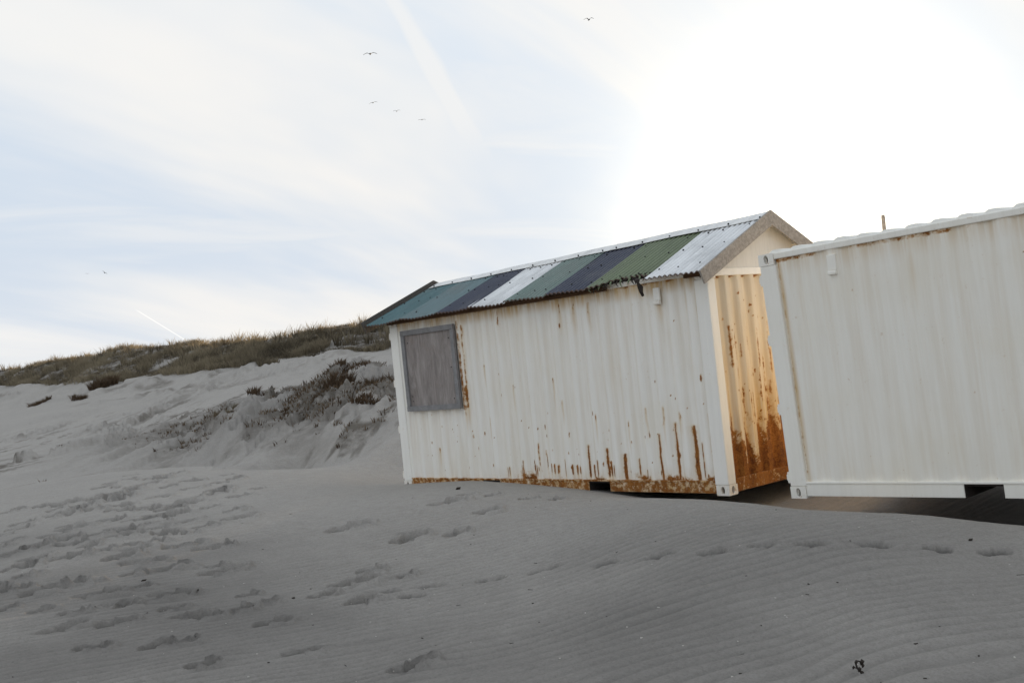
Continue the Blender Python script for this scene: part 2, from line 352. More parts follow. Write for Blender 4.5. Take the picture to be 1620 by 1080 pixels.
# ------------------------------------------------------------------ sand terrain
CP = np.array([(7.7,-10.2,0.1),(12,-6,0.05),(5.3,-5,-0.02),(3,-6.2,-0.01),(1.6,-7,0.01),(0,-8,0.03),(4.4,-2.8,0.03),(0.6,-3.9,0.05),(-3,-4.5,0.09),(-5,-6.3,0.08),(-8,-6,0.08),(-12,-9,0.05),(0,-14,0.1),(10,-18,0.1),(-18,-16,0),(20,-8,0),(-5,-0.45,0.12),(-3.5,-0.45,0.15),(-2.3,-0.6,0.12),(-1.2,-0.85,0.105),(-0.3,-0.95,0.11),(0.56,-1.05,0.12),(1.3,-1.2,0.12),(2.5,-1.4,0.1),(3.1,-1.5,0.125),(3.95,-1.6,0.09),(5.5,-1.8,0.02),(8,-2,0),(1,0,-0.26),(2.5,-0.2,-0.28),(3.4,-0.45,-0.22),(4.2,-0.2,-0.28),(6,-0.2,-0.2),(0,0.5,-0.24),(-1,0.4,-0.16),(-1,1.8,-0.2),(-2.2,0.6,-0.05),(-4,1,0),(-6,1.2,0.05),(1.5,1.2,-0.25),(4,1.2,-0.28),(-3,3.2,0.3),(0,3.1,0.32),(2,3,0.3),(4,2.9,0.3),(6.5,2.9,0.3),(0,9,0.4),(8,9,0.4),(16,2,0),(-5,7,0.25),(20,20,0.5),(-6.002,-0.043,0.06),(-17.378,-2.246,0.22),(-22.497,-0.463,-0.13),(-17.414,-0.179,0.25),(-22.247,1.916,-0.1),(-14.105,0.918,0.25),(-18.59,3.389,-0.1),(-10.585,0.635,0.2),(-14.835,3.361,-0.15),(-7.659,0.055,0.14),(-11.711,2.994,-0.06),(-4.985,-6.242,0.1),(-7.16,-2.963,0.19),(-7.058,-4.367,0.17),(-3.401,-4.087,0.12),(-9.291,-4.851,0.17),(-30.206,1.863,0.047),(-25.473,4.042,0.168),(-19.848,4.242,0.176),(-15.193,3.391,0.102),(-11.869,2.574,-0.048),(-10.39,2.69,0.436),(-8.882,2.124,0.015),(-12.632,4.679,0.651),(-50.088,8.314,0.701),(-41.952,9.763,0.642),(-31.586,9.202,0.689),(-63.669,12.745,1.413),(-56.728,15.837,1.777),(-43.645,15.279,1.603),(-26.36,8.961,0.997),(-38.818,16.081,1.836),(-38.678,17.705,1.982),(-49.099,24.08,3.025),(-42.2,24.195,2.713),(-23.229,12.34,1.604),(-22.548,10.12,1.92),(-20.232,9.688,1.658),(-20.855,7.55,1.128),(-16.743,6.113,0.938),(-15.26,6.249,0.868),(-18.886,5.274,0.595),(-14.461,4.176,0.465),(-46.132,28.767,3.288),(-50.384,27.103,3.385),(-54.802,25.263,3.327),(-61.247,24.177,3.222),(-69.924,23.614,3.356),(-85.096,24.849,3.872),(-102.236,25.422,4.487),(-119.361,21.592,4.778),(-52.933,34.63,4.786),(-55.33,33.495,5.112),(-58.817,32.669,4.945),(-62.382,31.753,4.945),(-67.827,31.743,5.161),(-78.176,32.299,5.967),(-85.093,32.168,6.152),(-96.012,32.126,6.235),(-105.983,31.641,6.169),(-117.829,30.592,6.231),(-138.028,26.377,6.639),(-28.95,14.984,1.5),(-30.478,13.326,1.5),(-15.665,8.737,1),(-25.616,20.077,1.8),(-48.573,40.918,5.5),(-45.451,45.781,6.3),(-42.228,50.753,6.8),(-39.218,54.018,6.5),(-35.082,55.554,4.4),(-31.914,57.515,3),(-50.727,37.106,5),(-22.519,60.329,1.2),(-20.406,25.729,2),(-12.192,12.505,0.8),(-79.774,49.865,3),(-108.98,47.695,3.5),(-160.176,43.803,3.5),(-69.507,68.381,2),(-71.143,7.579,0.8),(-38.892,-1.705,0),(-69.14,-5.005,0.3),(400,0,1),(346.41,200,1),(200,346.41,1),(0,400,1),(-200,346.41,1),(-346.41,200,1),(-400,0,1),(-346.41,-200,1),(-200,-346.41,1),(-0,-400,1),(200,-346.41,1),(346.41,-200,1)])  # holds an added ridge and drift, unseen behind the containers, to block low sun
PRINTS = [(-11.3,-1.32,0.37,0),(-10.71,-1.71,0.3,0),(-10.28,-2.14,0.41,0),(-10.0,-2.49,0.34,0),(-9.84,-2.77,0.45,0),(-9.66,-3.0,0.27,0),(-9.69,-3.19,0.33,0),(-9.68,-3.4,0.3,0),(-9.87,-3.67,0.5,0),(-10.17,-3.85,0.5,0),(-9.25,-3.67,0.37,0),(-8.58,-3.75,0.3,0),(-9.11,-3.22,0.21,0),(-9.44,-4.02,0.31,0),(-8.77,-4.18,0.3,0),(-10.42,-3.91,0.22,0),(-10.47,-4.33,0.27,0),(-8.89,-4.68,0.28,0),(-8.47,-4.88,0.29,0),(-8.19,-5.17,0.19,0),(-7.42,-5.3,0.18,0),(-7.24,-4.59,0.37,0),(-6.91,-4.96,0.36,0),(-6.43,-5.25,0.3,0),(-6.05,-5.5,0.25,0),(-6.12,-5.66,0.33,0),(-5.94,-5.9,0.16,0),(-4.86,-5.99,0.23,0),(-4.67,-6.15,0.33,0),(-5.98,-4.77,0.26,0),(-5.51,-5.22,0.28,0),(-5.11,-5.23,0.16,0),(-6.17,-3.94,0.27,0),(-5.57,-4.18,0.21,0),(-7.51,-3.03,0.25,0),(-7.53,-3.36,0.2,0),(-6.74,-3.45,0.19,0),(-7.77,-2.66,0.26,0),(-8.13,-2.01,0.32,0),(-9.18,-1.16,0.35,0),(-7.09,-2.21,0.3,0),(-7.6,-1.65,0.21,0),(-5.73,-3.09,0.27,0),(-4.97,-3.38,0.39,0),(-4.61,-4.24,0.2,0),(-3.93,-4.76,0.23,0),(-4.26,-5.04,0.23,0),(-4.02,-5.29,0.3,0),(-4.61,-5.64,0.3,0),(-3.96,-5.45,0.22,0),(-4.01,-6.47,0.24,0),(-3.12,-6.24,0.3,0),(-3.1,-6.51,0.32,0),(-2.34,-6.28,0.31,0),(-1.62,-5.93,0.3,0),(-2.67,-6.93,0.15,0),(-2.22,-6.81,0.12,0),(-1.77,-6.69,0.12,0),(-1.52,-6.35,0.12,0),(-1.03,-6.18,0.12,0),(-0.67,-6.23,0.16,0),(-1.28,-6.96,0.27,0),(-2.14,-5.17,0.33,0),(0.02,-6.81,0.15,0),(0.08,-6.67,0.12,0),(0.89,-6.9,0.13,0),(0.23,-5.99,0.23,0),(1.22,-6.32,0.16,0),(-0.44,-5.68,0.12,0),(2.25,-6.23,0.21,0),(-2.59,-3.38,0.34,0),(-1.31,-3.54,0.41,0),(-0.91,-3.25,0.27,0),(-0.59,-4.52,0.19,0),(-0.35,-4.85,0.36,0),(-1.45,-2.36,0.3,0),(-2.49,-2.08,0.28,0),(-0.2,-5.28,0.12,0),(-2.79,-1.53,0.17,0),(-2.34,-1.48,0.17,0),(-1.69,-1.52,0.17,0),(-1.26,-1.49,0.17,0),(-12.84,0.41,0.28,0),(-11.61,-0.1,0.26,0),(-8.8,-1.93,0.2,0),(-6.62,-2.95,0.19,0),(-7.01,-5.74,0.34,0),(-4.15,-6.69,0.28,0),(0.43,-4.67,0.16,1),(0.81,-4.33,0.14,1),(1.19,-4.07,0.14,1),(1.76,-3.97,0.13,1),(2.18,-3.81,0.12,1),(2.6,-3.72,0.15,1),(2.86,-3.45,0.12,1),(3.16,-3.27,0.22,1),(3.51,-3.03,0.17,1),(3.85,-2.81,0.12,1),(4.15,-2.56,0.12,1),(0.2,-4.99,0.12,1),(0.58,-4.95,0.12,1)]
C0 = CAM[:2]
_pr = random.Random(77)
for _k in range(60):                                  # trodden track on the left mound
    _t = _pr.random(); PRINTS.append((-11.5+8.0*_t+_pr.gauss(0, 0.8), -1.5-4.4*_t+_pr.gauss(0, 0.55), _pr.uniform(0.16, 0.34), 0))
for _k in range(26): PRINTS.append((_pr.uniform(-6.5, 0.5), _pr.uniform(-7.2, -4.2), _pr.uniform(0.12, 0.3), 0))
def warp(X):
    d = X-C0; r = np.linalg.norm(d, axis=1); return d*(np.log1p(r/4)/np.maximum(r, 1e-6))[:, None]
def phi(r): return r*r*np.log(r+1e-9)
_U = warp(CP[:, :2]); _n = len(_U)
_A = np.zeros((_n+3, _n+3)); _A[:_n, :_n] = phi(np.linalg.norm(_U[:, None]-_U[None], axis=2))+1e-4*np.eye(_n)
_A[:_n, _n] = 1; _A[:_n, _n+1:] = _U; _A[_n, :_n] = 1; _A[_n+1:, :_n] = _U.T
_w = np.linalg.solve(_A, np.concatenate([CP[:, 2], np.zeros(3)]))
def base_height(X):
    out = np.empty(len(X))
    for s in range(0, len(X), 60000):
        V = warp(X[s:s+60000]); d2 = (V[:, None, 0]-_U[None, :, 0])**2+(V[:, None, 1]-_U[None, :, 1])**2
        out[s:s+60000] = (0.5*d2*np.log(d2+1e-12))@_w[:_n]+_w[_n]+V@_w[_n+1:]
    return out
# foot and crest of the grassy dune, as lines on the ground
D_ANG = [2.427, 2.518, 2.573, 2.628, 2.681, 2.733, 2.783, 2.831, 2.899, 2.962]
D_FOOT = [66.04, 66.5, 69.09, 71.92, 77.11, 84.75, 99.31, 115.7, 131.2, 144.5]
D_CREST = [75.05, 75.56, 79.25, 85.28, 94.82, 105.9, 118.7, 132.3, 150.6, 165.8]
def dune_t(X):
    """0 at the foot of the grassy dune, 1 on its crest"""
    d = X-C0; a = np.arctan2(d[:, 1], d[:, 0]); r = np.linalg.norm(d, axis=1)
    f, c = np.interp(a, D_ANG, D_FOOT), np.interp(a, D_ANG, D_CREST)
    return (r-f)/(c-f), a, r
def height(X, prints=True):
    x, y = X[:, 0], X[:, 1]
    z = base_height(X)
    t, a, r = dune_t(X)
    al, ac = -0.62*x+0.785*y, 0.785*x+0.62*y
    hum = np.exp(-(((x+19.5)/7.5)**2+((y-8)/4.2)**2))+0.75*np.exp(-(((x+27)/6)**2+((y-9.5)/4)**2))
    hum = np.clip(hum, 0, 1)
    near = smooth01(24, 17, r)
    left = smooth01(-5.0, -9.0, x)
    plainm = smooth01(20, 27, r)*smooth01(75, 45, r)*left
    # low undulations in the open sand
    z = z+(fbm(x/2.6, y/2.6, 3, 3)-0.5)*0.05*near
    z = z+(fbm(al/0.9, ac/0.28, 3, 9)-0.5)*0.012*near
    rn = 0.935*x-0.354*y
    ph = rn*48.0+12.0*(fbm(x/1.1+7, y/2.2, 3, 13)-0.5)*2+6.0*(vnoise(x/0.4, y/0.7, 14)-0.5)
    rip = np.sin(ph)+0.35*np.sin(2*ph+0.9)
    rip = rip*smooth01(0.28, 0.55, fbm(x/2.2, y/2.2, 3, 15))*smooth01(15, 11, r); rip = rip*(0.5+fbm(x/0.6, y/0.9, 2, 16)); z = z+0.0068*rip
    # wind-carved streaks and lumps on the flat behind
    st = fbm(al/2.6, ac/0.55, 4, 21); pat = smooth01(0.42, 0.62, fbm(al/9, ac/5, 3, 33))
    z = z+plainm*pat*smooth01(0.5, 0.75, st)*0.50*(1-hum)-plainm*0.06
    z = z+plainm*(fbm(al/0.9, ac/0.30, 4, 25, 0.6)-0.5)*0.15*(0.35+pat)
    # hummock with roots and broken edges
    h1 = fbm(al/3.4, ac/1.1, 5, 41, 0.55)
    z = z+hum*((h1-0.5)*1.15+0.28*smooth01(0.50, 0.56, fbm(al/2.6, ac/0.8, 3, 47))+np.abs(fbm(al/1.2, ac/0.42, 4, 44, 0.6)-0.5)*0.75)
    # the grassy dune
    dm = smooth01(-0.25, 0.15, t)*smooth01(3.0, 1.6, t)
    z = z+dm*(fbm(x/6, y/6, 4, 51)-0.5)*1.2*smooth01(0, 0.5, t)+dm*(fbm(x/1.6, y/1.6, 3, 55)-0.5)*0.5
    mid = smooth01(-1.6, -0.5, t)*smooth01(0.1, -0.2, t)*smooth01(45, 60, r)
    z = z+mid*((fbm(x/5, y/5, 4, 61)-0.5)*0.6+smooth01(0.52, 0.7, fbm(al/4, ac/1.6, 4, 63))*0.35)
    damp_shade = np.zeros(len(x))
    if prints:
        idx = np.nonzero((r < 24))[0]; xs, ys = x[idx], y[idx]; dz = np.zeros(len(idx)); dd = np.zeros(len(idx))
        rnd = random.Random(5)
        for (px, py, ln, kind) in PRINTS:
            ang = math.atan2(py-C0[1], px-C0[0])-R(90)+R(90) if False else R(rnd.uniform(25, 80))
            if kind: ang = R(rnd.uniform(18, 45))
            L_, W_ = max(ln, 0.2)*rnd.uniform(0.5, 0.85), max(ln, 0.2)*rnd.uniform(0.34, 0.46)
            dep = (0.16 if not kind else 0.06)*rnd.uniform(0.7, 1.15)*min(1.25, max(ln, 0.2)/0.3+0.25)
            k = np.nonzero((np.abs(xs-px) < 0.9) & (np.abs(ys-py) < 0.9))[0]
            if not len(k): continue
            ux = (xs[k]-px)*math.cos(ang)+(ys[k]-py)*math.sin(ang); uy = -(xs[k]-px)*math.sin(ang)+(ys[k]-py)*math.cos(ang)
            wob = 1+0.55*(fbm(ux*6+px*3, uy*6+py*3, 3, 71)-0.5)
            hx_ = L_*0.45; q1 = np.sqrt(((ux+hx_)/(L_*0.5))**2+(uy/(W_*0.85))**2)*wob; q2 = np.sqrt(((ux-hx_*0.7)/(L_*0.75))**2+((uy-0.15*W_)/W_)**2)*wob
            q = np.minimum(q1, q2) if rnd.random() < 0.4 else np.sqrt((ux/L_)**2+(uy/(W_*(1+0.35*ux/L_)))**2)*wob
            bowl = smooth01(1.05, 0.62, q)*(0.75+0.5*fbm(ux*9+px, uy*9+py, 2, 73)); rim = np.exp(-((q-1.22)/0.22)**2)*(0.3+1.4*fbm(ux*14+px, uy*14, 2, 79))
            dz[k] += -dep*bowl+dep*0.20*rim*(0.55+0.45*np.sign(ux))
            dd[k] = np.maximum(dd[k], bowl*(1.25 if kind else 1.2))  # damp sand turned up in prints, plus shade painted into the hollows
        z[idx] += dz; damp_shade[idx] = dd
    damp_shade = np.maximum(damp_shade, 0.98*smooth01(0.0, -6.5, y-0.25*x)*smooth01(30, 14, r)*(0.6+0.8*(fbm(x/1.5, y/1.5, 3, 77)-0.5)))  # vignette-like darkening towards the foreground, painted into the sand colour
    damp_shade = np.maximum(damp_shade, 0.38*np.clip(1.3*hum, 0, 1)*(0.5+fbm(al/2, ac/0.6, 3, 78)))  # shade on the bank beside the hut, painted into the sand colour
    damp_shade = np.maximum(damp_shade, 0.6*smooth01(-0.6, 0.2, x)*smooth01(-1.15+0.0*x, -0.7, y+0.12*(x-1))*smooth01(3.4, 2.4, y))  # painted shade in the gap and under the cream container
    damp_shade = np.clip(damp_shade-0.07*rip, 0, 1.25)  # ripple troughs darkened in colour to strengthen their relief
    veg_shade = np.clip(smooth01(-0.12, 0.1, t)*smooth01(3.2, 2.0, t), 0, 1)
    veg_shade = np.maximum(veg_shade, 0.85*plainm*smooth01(0.50, 0.66, fbm(al/1.7, ac/0.33, 4, 95))*smooth01(0.36, 0.56, fbm(al/10, ac/5, 3, 96)))  # litter streaks that also paint the small shadows of the rough sand
    gap = smooth01(0.60, 0.72, fbm(x/7, y/4, 3, 81)); veg_shade = veg_shade*(1-0.8*gap)
    veg_shade = np.maximum(veg_shade, hum*smooth01(0.38, 0.55, fbm(al/2.8, ac/1.1, 4, 85))*0.85)
    veg_shade = np.maximum(veg_shade, mid*smooth01(0.60, 0.70, fbm(x/4, y/2.4, 4, 91))*0.6)
    return z, damp_shade, veg_shade
va = math.atan2(c_f[1], c_f[0])
fine = np.arange(-31, 31.01, 0.075); coarse = np.arange(31, 329.1, 3.0)[1:]
angs = va-np.radians(np.concatenate([fine, coarse])); angs = np.concatenate([angs, [angs[0]-2*math.pi]])
rad = np.concatenate([np.linspace(0.02, 3.6, 14)[:-1], 3.6*np.exp(np.arange(0, math.log(12/3.6), 0.0032)), 12*np.exp(np.arange(0, math.log(26/12), 0.0050)),
                      26*np.exp(np.arange(0, math.log(140/26), 0.0085)), 140*np.exp(np.linspace(0, math.log(6000/140), 40))])
AA, RR = np.meshgrid(angs, rad)
GX, GY = C0[0]+RR*np.cos(AA), C0[1]+RR*np.sin(AA)
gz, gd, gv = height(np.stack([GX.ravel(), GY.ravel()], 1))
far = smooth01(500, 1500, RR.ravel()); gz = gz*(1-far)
gm = grid_mesh('sand_ground', GX, GY, gz.reshape(GX.shape), {'damp_shade': gd, 'veg_shade': gv}, True)
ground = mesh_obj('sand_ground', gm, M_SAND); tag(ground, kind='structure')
def ground_z(x, y): return float(height(np.array([[x, y]]))[0][0])

# ------------------------------------------------------------------ shipping containers
CL, CW = 6.058, 2.438
def casting_mesh(w, d, h, sx, sy):
    """hollow corner casting with an oval hole in its side face and its end face; sx, sy = +-1 outward along x and y"""
    mb = MB(); N = 20
    def ring(org, u, v, n, wu, hv, a, b):
        cu, cv = wu/2, hv/2
        th = sorted(set([round(2*math.pi*k/N, 5) for k in range(N)]+[round(math.atan2(q*cv, p*cu) % (2*math.pi), 5) for p in (1, -1) for q in (1, -1)]))
        n0 = len(mb.v); K = len(th)
        for depth, inner in ((0, 0), (0, 1), (-0.03, 1)):
            for t in th:
                c, s = math.cos(t), math.sin(t)
                if inner: du, dv = a*c, b*s
                else:
                    k = min(cu/abs(c) if abs(c) > 1e-6 else 9e9, cv/abs(s) if abs(s) > 1e-6 else 9e9); du, dv = k*c, k*s
                mb.v.append(tuple(Vector(org)+Vector(u)*(cu+du)+Vector(v)*(cv+dv)+Vector(n)*depth))
        for l in (0, 1):
            for k in range(K):
                mb.f.append((n0+l*K+k, n0+l*K+(k+1) % K, n0+(l+1)*K+(k+1) % K, n0+(l+1)*K+k))
    x0, x1, y0, y1 = -w if sx > 0 else 0, 0 if sx > 0 else w, 0 if sy < 0 else -d, d if sy < 0 else 0
    fy = y0 if sy < 0 else y1; fx = x1 if sx > 0 else x0
    ring((x0, fy, 0), (1, 0, 0), (0, 0, 1), (0, sy, 0), w, h, 0.026, 0.043)
    ring((fx, y0, 0), (0, 1, 0), (0, 0, 1), (sx, 0, 0), d, h, 0.026, 0.043)
    n = len(mb.v)
    mb.v += [(x0,y0,0),(x1,y0,0),(x1,y1,0),(x0,y1,0),(x0,y0,h),(x1,y0,h),(x1,y1,h),(x0,y1,h)]
    q = lambda *i: mb.f.append(tuple(n+k for k in i))
    q(3,2,1,0); q(4,5,6,7)
    q(2,3,7,6) if sy < 0 else q(0,1,5,4)
    q(3,0,4,7) if sx > 0 else q(1,2,6,5)
    return mb
def corrugation(u, pitch, depth, flat=0.26, slope=0.24):
    p = (u/pitch) % 1.0
    return depth*np.interp(p, [0, flat, flat+slope, 2*flat+slope, 1.0], [0, 0, 1, 1, 0])
def streak(U, Z, u0, z1, z0, w, wob=0.012, seed=0):
    """vertical run between heights z1 (top) and z0"""
    c = u0+(vnoise(Z*9+seed, Z*0+seed, 5)-0.5)*2*wob
    a = smooth01(z0-0.05, z0+0.04, Z)*smooth01(z1+0.01, z1-0.03, Z)
    return np.exp(-((U-c)/w)**2)*a
def container(root, H, mats, rust_fn, stain_fn, end_fn, roof_bumps=False):
    mw_, mp, mr, mrail = mats['wall'], mats['post'], mats['worn'], mats['rail']
    PW, PD = 0.192, 0.15
    # side walls, corrugated
    for side in (0, 1):
        nu, nz = (361, 121) if side == 0 else (265, 3)
        u = np.linspace(PW-0.004, CL-PW+0.004, nu); z = np.linspace(0.16, H-0.055, nz)
        U, Z = np.meshgrid(u, z)
        Yc = 0.018+corrugation(U+mats.get('phase', 0.0), 0.278, mats.get('depth', 0.036))
        dent = (fbm(U*1.1, Z*1.1, 3, 7+int(H*100))-0.5)*0.018
        at = {'rust': rust_fn(U, Z), 'stain': stain_fn(U, Z)} if side == 0 else {}
        Y = Yc+np.abs(dent)*0.6 if side == 0 else CW-Yc
        mesh_obj('side_wall', grid_mesh('side_wall', U, Y, Z, at), mw_, root)
    # blank end wall, corrugated
    v = np.linspace(PD-0.004, CW-PD+0.004, 181); z = np.linspace(0.16, H-0.09, 111)
    V, Z = np.meshgrid(v, z)
    rr, ss = end_fn(V, Z)
    X = CL-0.02-corrugation(V-0.115, 0.2445, 0.058, 0.30, 0.20)
    mesh_obj('end_wall', grid_mesh('end_wall', X, V, Z, {'rust': rr, 'stain': ss}), mats['end'], root)
    # door end: two leaves with lock rods
    for k in (0, 1):
        y0, y1 = (PD, CW/2-0.004) if k == 0 else (CW/2+0.004, CW-PD)
        d = MB().box(0.028, 0.07, y0, y1, 0.17, H-0.10)
        for j in range(4):
            zz_ = 0.3+j*(H-0.55)/4; d.box(0.012, 0.028, y0+0.08, y1-0.08, zz_, zz_+(H-0.55)/4-0.09)
        dr = d.build('door', mats['door'], root, 0.004)
        for yy in (y0+0.25, y1-0.22):
            MB().tube([(-0.004, yy, 0.12), (-0.004, yy, H-0.06)], 0.016, 8).build('lock_rod', mr, dr)
        for zz_ in (0.21, 0.9, 1.6, H-0.26):
            yh = 0.012 if k == 0 else CW-0.012
            MB().box(-0.016, 0.014, yh-0.010, yh+0.010, zz_-0.055, zz_+0.055).box(-0.03, 0.0, yh-0.004, yh+0.05*(1 if k == 0 else -1), zz_-0.03, zz_+0.03).build('hinge', mr, dr, 0.003)
    # corner posts with castings
    for sx, sy in ((-1, -1), (1, -1), (-1, 1), (1, 1)):
        x0, x1 = (0.003, PW) if sx < 0 else (CL-PW, CL-0.003); y0, y1 = (0.003, PD) if sy < 0 else (CW-PD, CW-0.003)
        p = MB().box(x0, x1, y0, y1, 0.119, H-0.119).build('corner_post', mp, root, 0.012)
        for zb in (0.0, H-0.118):
            c = casting_mesh(0.178, 0.162, 0.118, sx, sy)
            o = c.build('corner_casting', mats['casting'], p, 0.004)
            o.location = (0 if sx < 0 else CL, 0 if sy < 0 else CW, zb)
    # bottom rails with fork pockets
    px = [CL/2-1.025, CL/2+1.025]; hw = 0.18
    for sy in (0, 1):
        yf = (lambda y: y) if sy == 0 else (lambda y: CW-y)
        def bx(mb, x0, x1, ya, yb, z0, z1):
            a, b = sorted((yf(ya), yf(yb))); mb.box(x0, x1, a, b, z0, z1)
        mb = MB(); bx(mb, 0.18, CL-0.18, 0.006, 0.10, 0.146, 0.166)
        xs = [0.18, px[0]-hw, px[0]+hw, px[1]-hw, px[1]+hw, CL-0.18]
        for i in (0, 2, 4):
            bx(mb, xs[i], xs[i+1], 0.014, 0.026, 0.022, 0.1455); bx(mb, xs[i], xs[i+1], 0.0255, 0.07, 0.022, 0.030)
        mb.build('bottom_rail', mrail, root, 0.003)
        mb = MB(); bx(mb, 0.178, CL-0.178, 0.008, 0.07, H-0.066, H-0.006)
        mb.build('top_rail', mats['toprail'], root, 0.008)
    for q in px:
        mb = MB()
        for a in (q-hw-0.006, q+hw): mb.box(a, a+0.006, 0.027, CW-0.027, 0.012, 0.145)
        mb.build('fork_pocket', M_DARK, root)
    MB().box(CL-0.05, CL-0.012, 0.162, CW-0.162, 0.022, 0.175).build('end_sill', mats['sill'], root, 0.006)
    MB().box(0.012, 0.05, 0.162, CW-0.162, 0.022, 0.165).build('door_sill', mr, root, 0.006)
    MB().box(CL-0.07, CL-0.010, 0.162, CW-0.162, H-0.092, H-0.008).build('end_header', mats['header'], root, 0.006)
    MB().box(0.012, 0.07, 0.162, CW-0.162, H-0.10, H-0.008).build('door_header', mr, root, 0.006)
    f = MB().box(0.055, CL-0.055, 0.03, CW-0.03, 0.125, 0.152)
    for k in range(14):
        x = 0.35+k*(CL-0.7)/13
        if min(abs(x-px[0]), abs(x-px[1])) > 0.24: f.box(x-0.02, x+0.02, 0.03, CW-0.03, 0.02, 0.1249)
    f.build('floor', M_DARK, root)
    # pressed roof panel
    x = np.linspace(0.07, CL-0.07, 290); y = np.linspace(0.03, CW-0.03, 9)
    Xg, Yg = np.meshgrid(x, y)
    edge = np.minimum(Yg-0.03, CW-0.03-Yg)
    if roof_bumps:
        b = 0.5-0.5*np.cos(2*math.pi*(Xg-0.07)/0.247); b = np.clip(b*1.5-0.15, 0, 1)
        Zg = H-0.012+0.034*b*(0.8+0.4*vnoise(Xg*2.1, Yg*0+3.0, 5))+0.006
    else:
        Zg = np.full_like(Xg, H-0.012)
    Zg = np.where(edge < 1e-6, H-0.03, Zg)
    y2 = Yg.copy(); y2[1] = 0.035; y2[-2] = CW-0.035
    mesh_obj('roof_panel', grid_mesh('roof_panel', Xg, y2, Zg, {}, False), mats['roof'], root)
def side_vent(root, x, z, mat, mdark):
    mb = MB().box(x, x+0.095, 0.004, 0.03, z+0.05, z+0.20)
    v = mb.build('side_vent', mat, root, 0.006)
    MB().prism_x([(-0.004, z+0.049), (0.03, z+0.049), (0.03, z+0.0), (-0.012, z+0.01), (-0.012, z+0.03)], x+0.004, x+0.091).build('vent_hood', mdark, v)
    return v

# --- the rusty container turned into a beach hut
hut = empty('container_hut', (-CL, 0, 0))
tag(hut, 'rusty white shipping container under a pitched roof of striped corrugated sheets', 'container hut')
HH = 2.578
rs = random.Random(11)
BIG = [(-0.985, 0.73, 0.17, 0.016), (-0.725, 0.86, 0.17, 0.019), (-0.445, 0.82, 0.17, 0.030), (-0.20, 0.95, 0.17, 0.010),
       (-1.56, 0.50, 0.17, 0.026), (-1.85, 0.57, 0.2, 0.018), (-2.16, 0.62, 0.2, 0.011), (-1.80, 0.40, 0.2, 0.014), (-1.74, 0.36, 0.2, 0.012),
       (-2.02, 0.42, 0.2, 0.015), (-2.09, 0.36, 0.2, 0.010), (-2.40, 0.36, 0.22, 0.014), (-2.46, 0.37, 0.22, 0.012), (-2.34, 0.35, 0.22, 0.010),
       (-2.60, 0.44, 0.2, 0.008), (-2.78, 0.38, 0.24, 0.013), (-2.84, 0.38, 0.24, 0.012), (-2.72, 0.37, 0.24, 0.010), (-3.12, 0.36, 0.22, 0.013), (-3.18, 0.37, 0.22, 0.011),
       (-3.42, 0.36, 0.22, 0.010), (-3.38, 0.42, 0.22, 0.009), (-3.66, 0.34, 0.22, 0.012), (-3.72, 0.33, 0.22, 0.009), (-1.33, 0.44, 0.17, 0.007), (-1.21, 0.30, 0.2, 0.010),
       (-0.62, 0.98, 0.88, 0.012), (-0.60, 0.95, 0.90, 0.008), (-0.86, 1.05, 0.86, 0.008), (-1.12, 1.05, 0.92, 0.007), (-0.765, 2.44, 2.26, 0.018), (-0.205, 2.45, 2.24, 0.014),
       (-2.165, 2.44, 2.28, 0.015), (-1.90, 2.42, 2.24, 0.010), (-3.6, 2.48, 2.26, 0.013), (-2.43, 2.44, 2.30, 0.010), (-4.0, 1.76, 1.71, 0.016), (-4.46, 1.16, 1.06, 0.010),
       (-3.98, 1.02, 0.88, 0.012), (-5.18, 0.62, 0.55, 0.012), (-3.46, 1.45, 1.30, 0.007), (-2.68, 1.50, 1.34, 0.007), (-2.52, 1.20, 1.12, 0.008), (-3.05, 0.66, 0.34, 0.010),
       (-2.94, 0.56, 0.30, 0.009), (-0.33, 0.62, 0.2, 0.008), (-1.42, 0.90, 0.80, 0.006), (-1.95, 1.0, 0.9, 0.008), (-4.40, 2.36, 1.16, 0.012), (-4.42, 1.5, 1.16, 0.024)]
def hut_rust(U, Z):
    x = U-CL; r = np.zeros_like(U)
    for i, (u0, z1, z0, w) in enumerate(BIG):
        r = np.maximum(r, streak(U, Z, u0+CL, z1, z0, w, 0.008, i*3.1)*(0.62+0.5*smooth01(0.9, 0.2, Z)))
    for i in range(110):                                     # small chips
        u0, zc = rs.uniform(0.25, CL-0.25), 0.2+abs(rs.gauss(0, 0.75)); s = rs.uniform(0.005, 0.012); e = rs.choice((1, 1, 2.2, 4))
        if zc > 2.4: continue
        r = np.maximum(r, 0.85*np.exp(-((U-u0)/s)**2-((Z-zc)/(s*e))**2))
    fr = smooth01(0.30, 0.165, Z-0.10*fbm(U*3, Z*0, 3, 4)*smooth01(-5.6, -3.0, x)+0.045)
    pat = smooth01(0.40, 0.60, fbm(U*2.2, Z*2.0, 3, 12))*smooth01(-5.7, -3.2, x)
    r = np.maximum(r, fr*(0.10+0.62*pat))
    top = smooth01(2.46, 2.52, Z); r = np.maximum(r, top*0.62*smooth01(0.35, 0.6, fbm(U*4, Z, 3, 15)))
    win = ((np.abs(x+4.47) < 0.035) & (Z > 1.14) & (Z < 2.42)); r = np.where(win, np.maximum(r, 0.48+0.5*(fbm(U*30, Z*9, 3, 19)-0.45)), r)
    return r
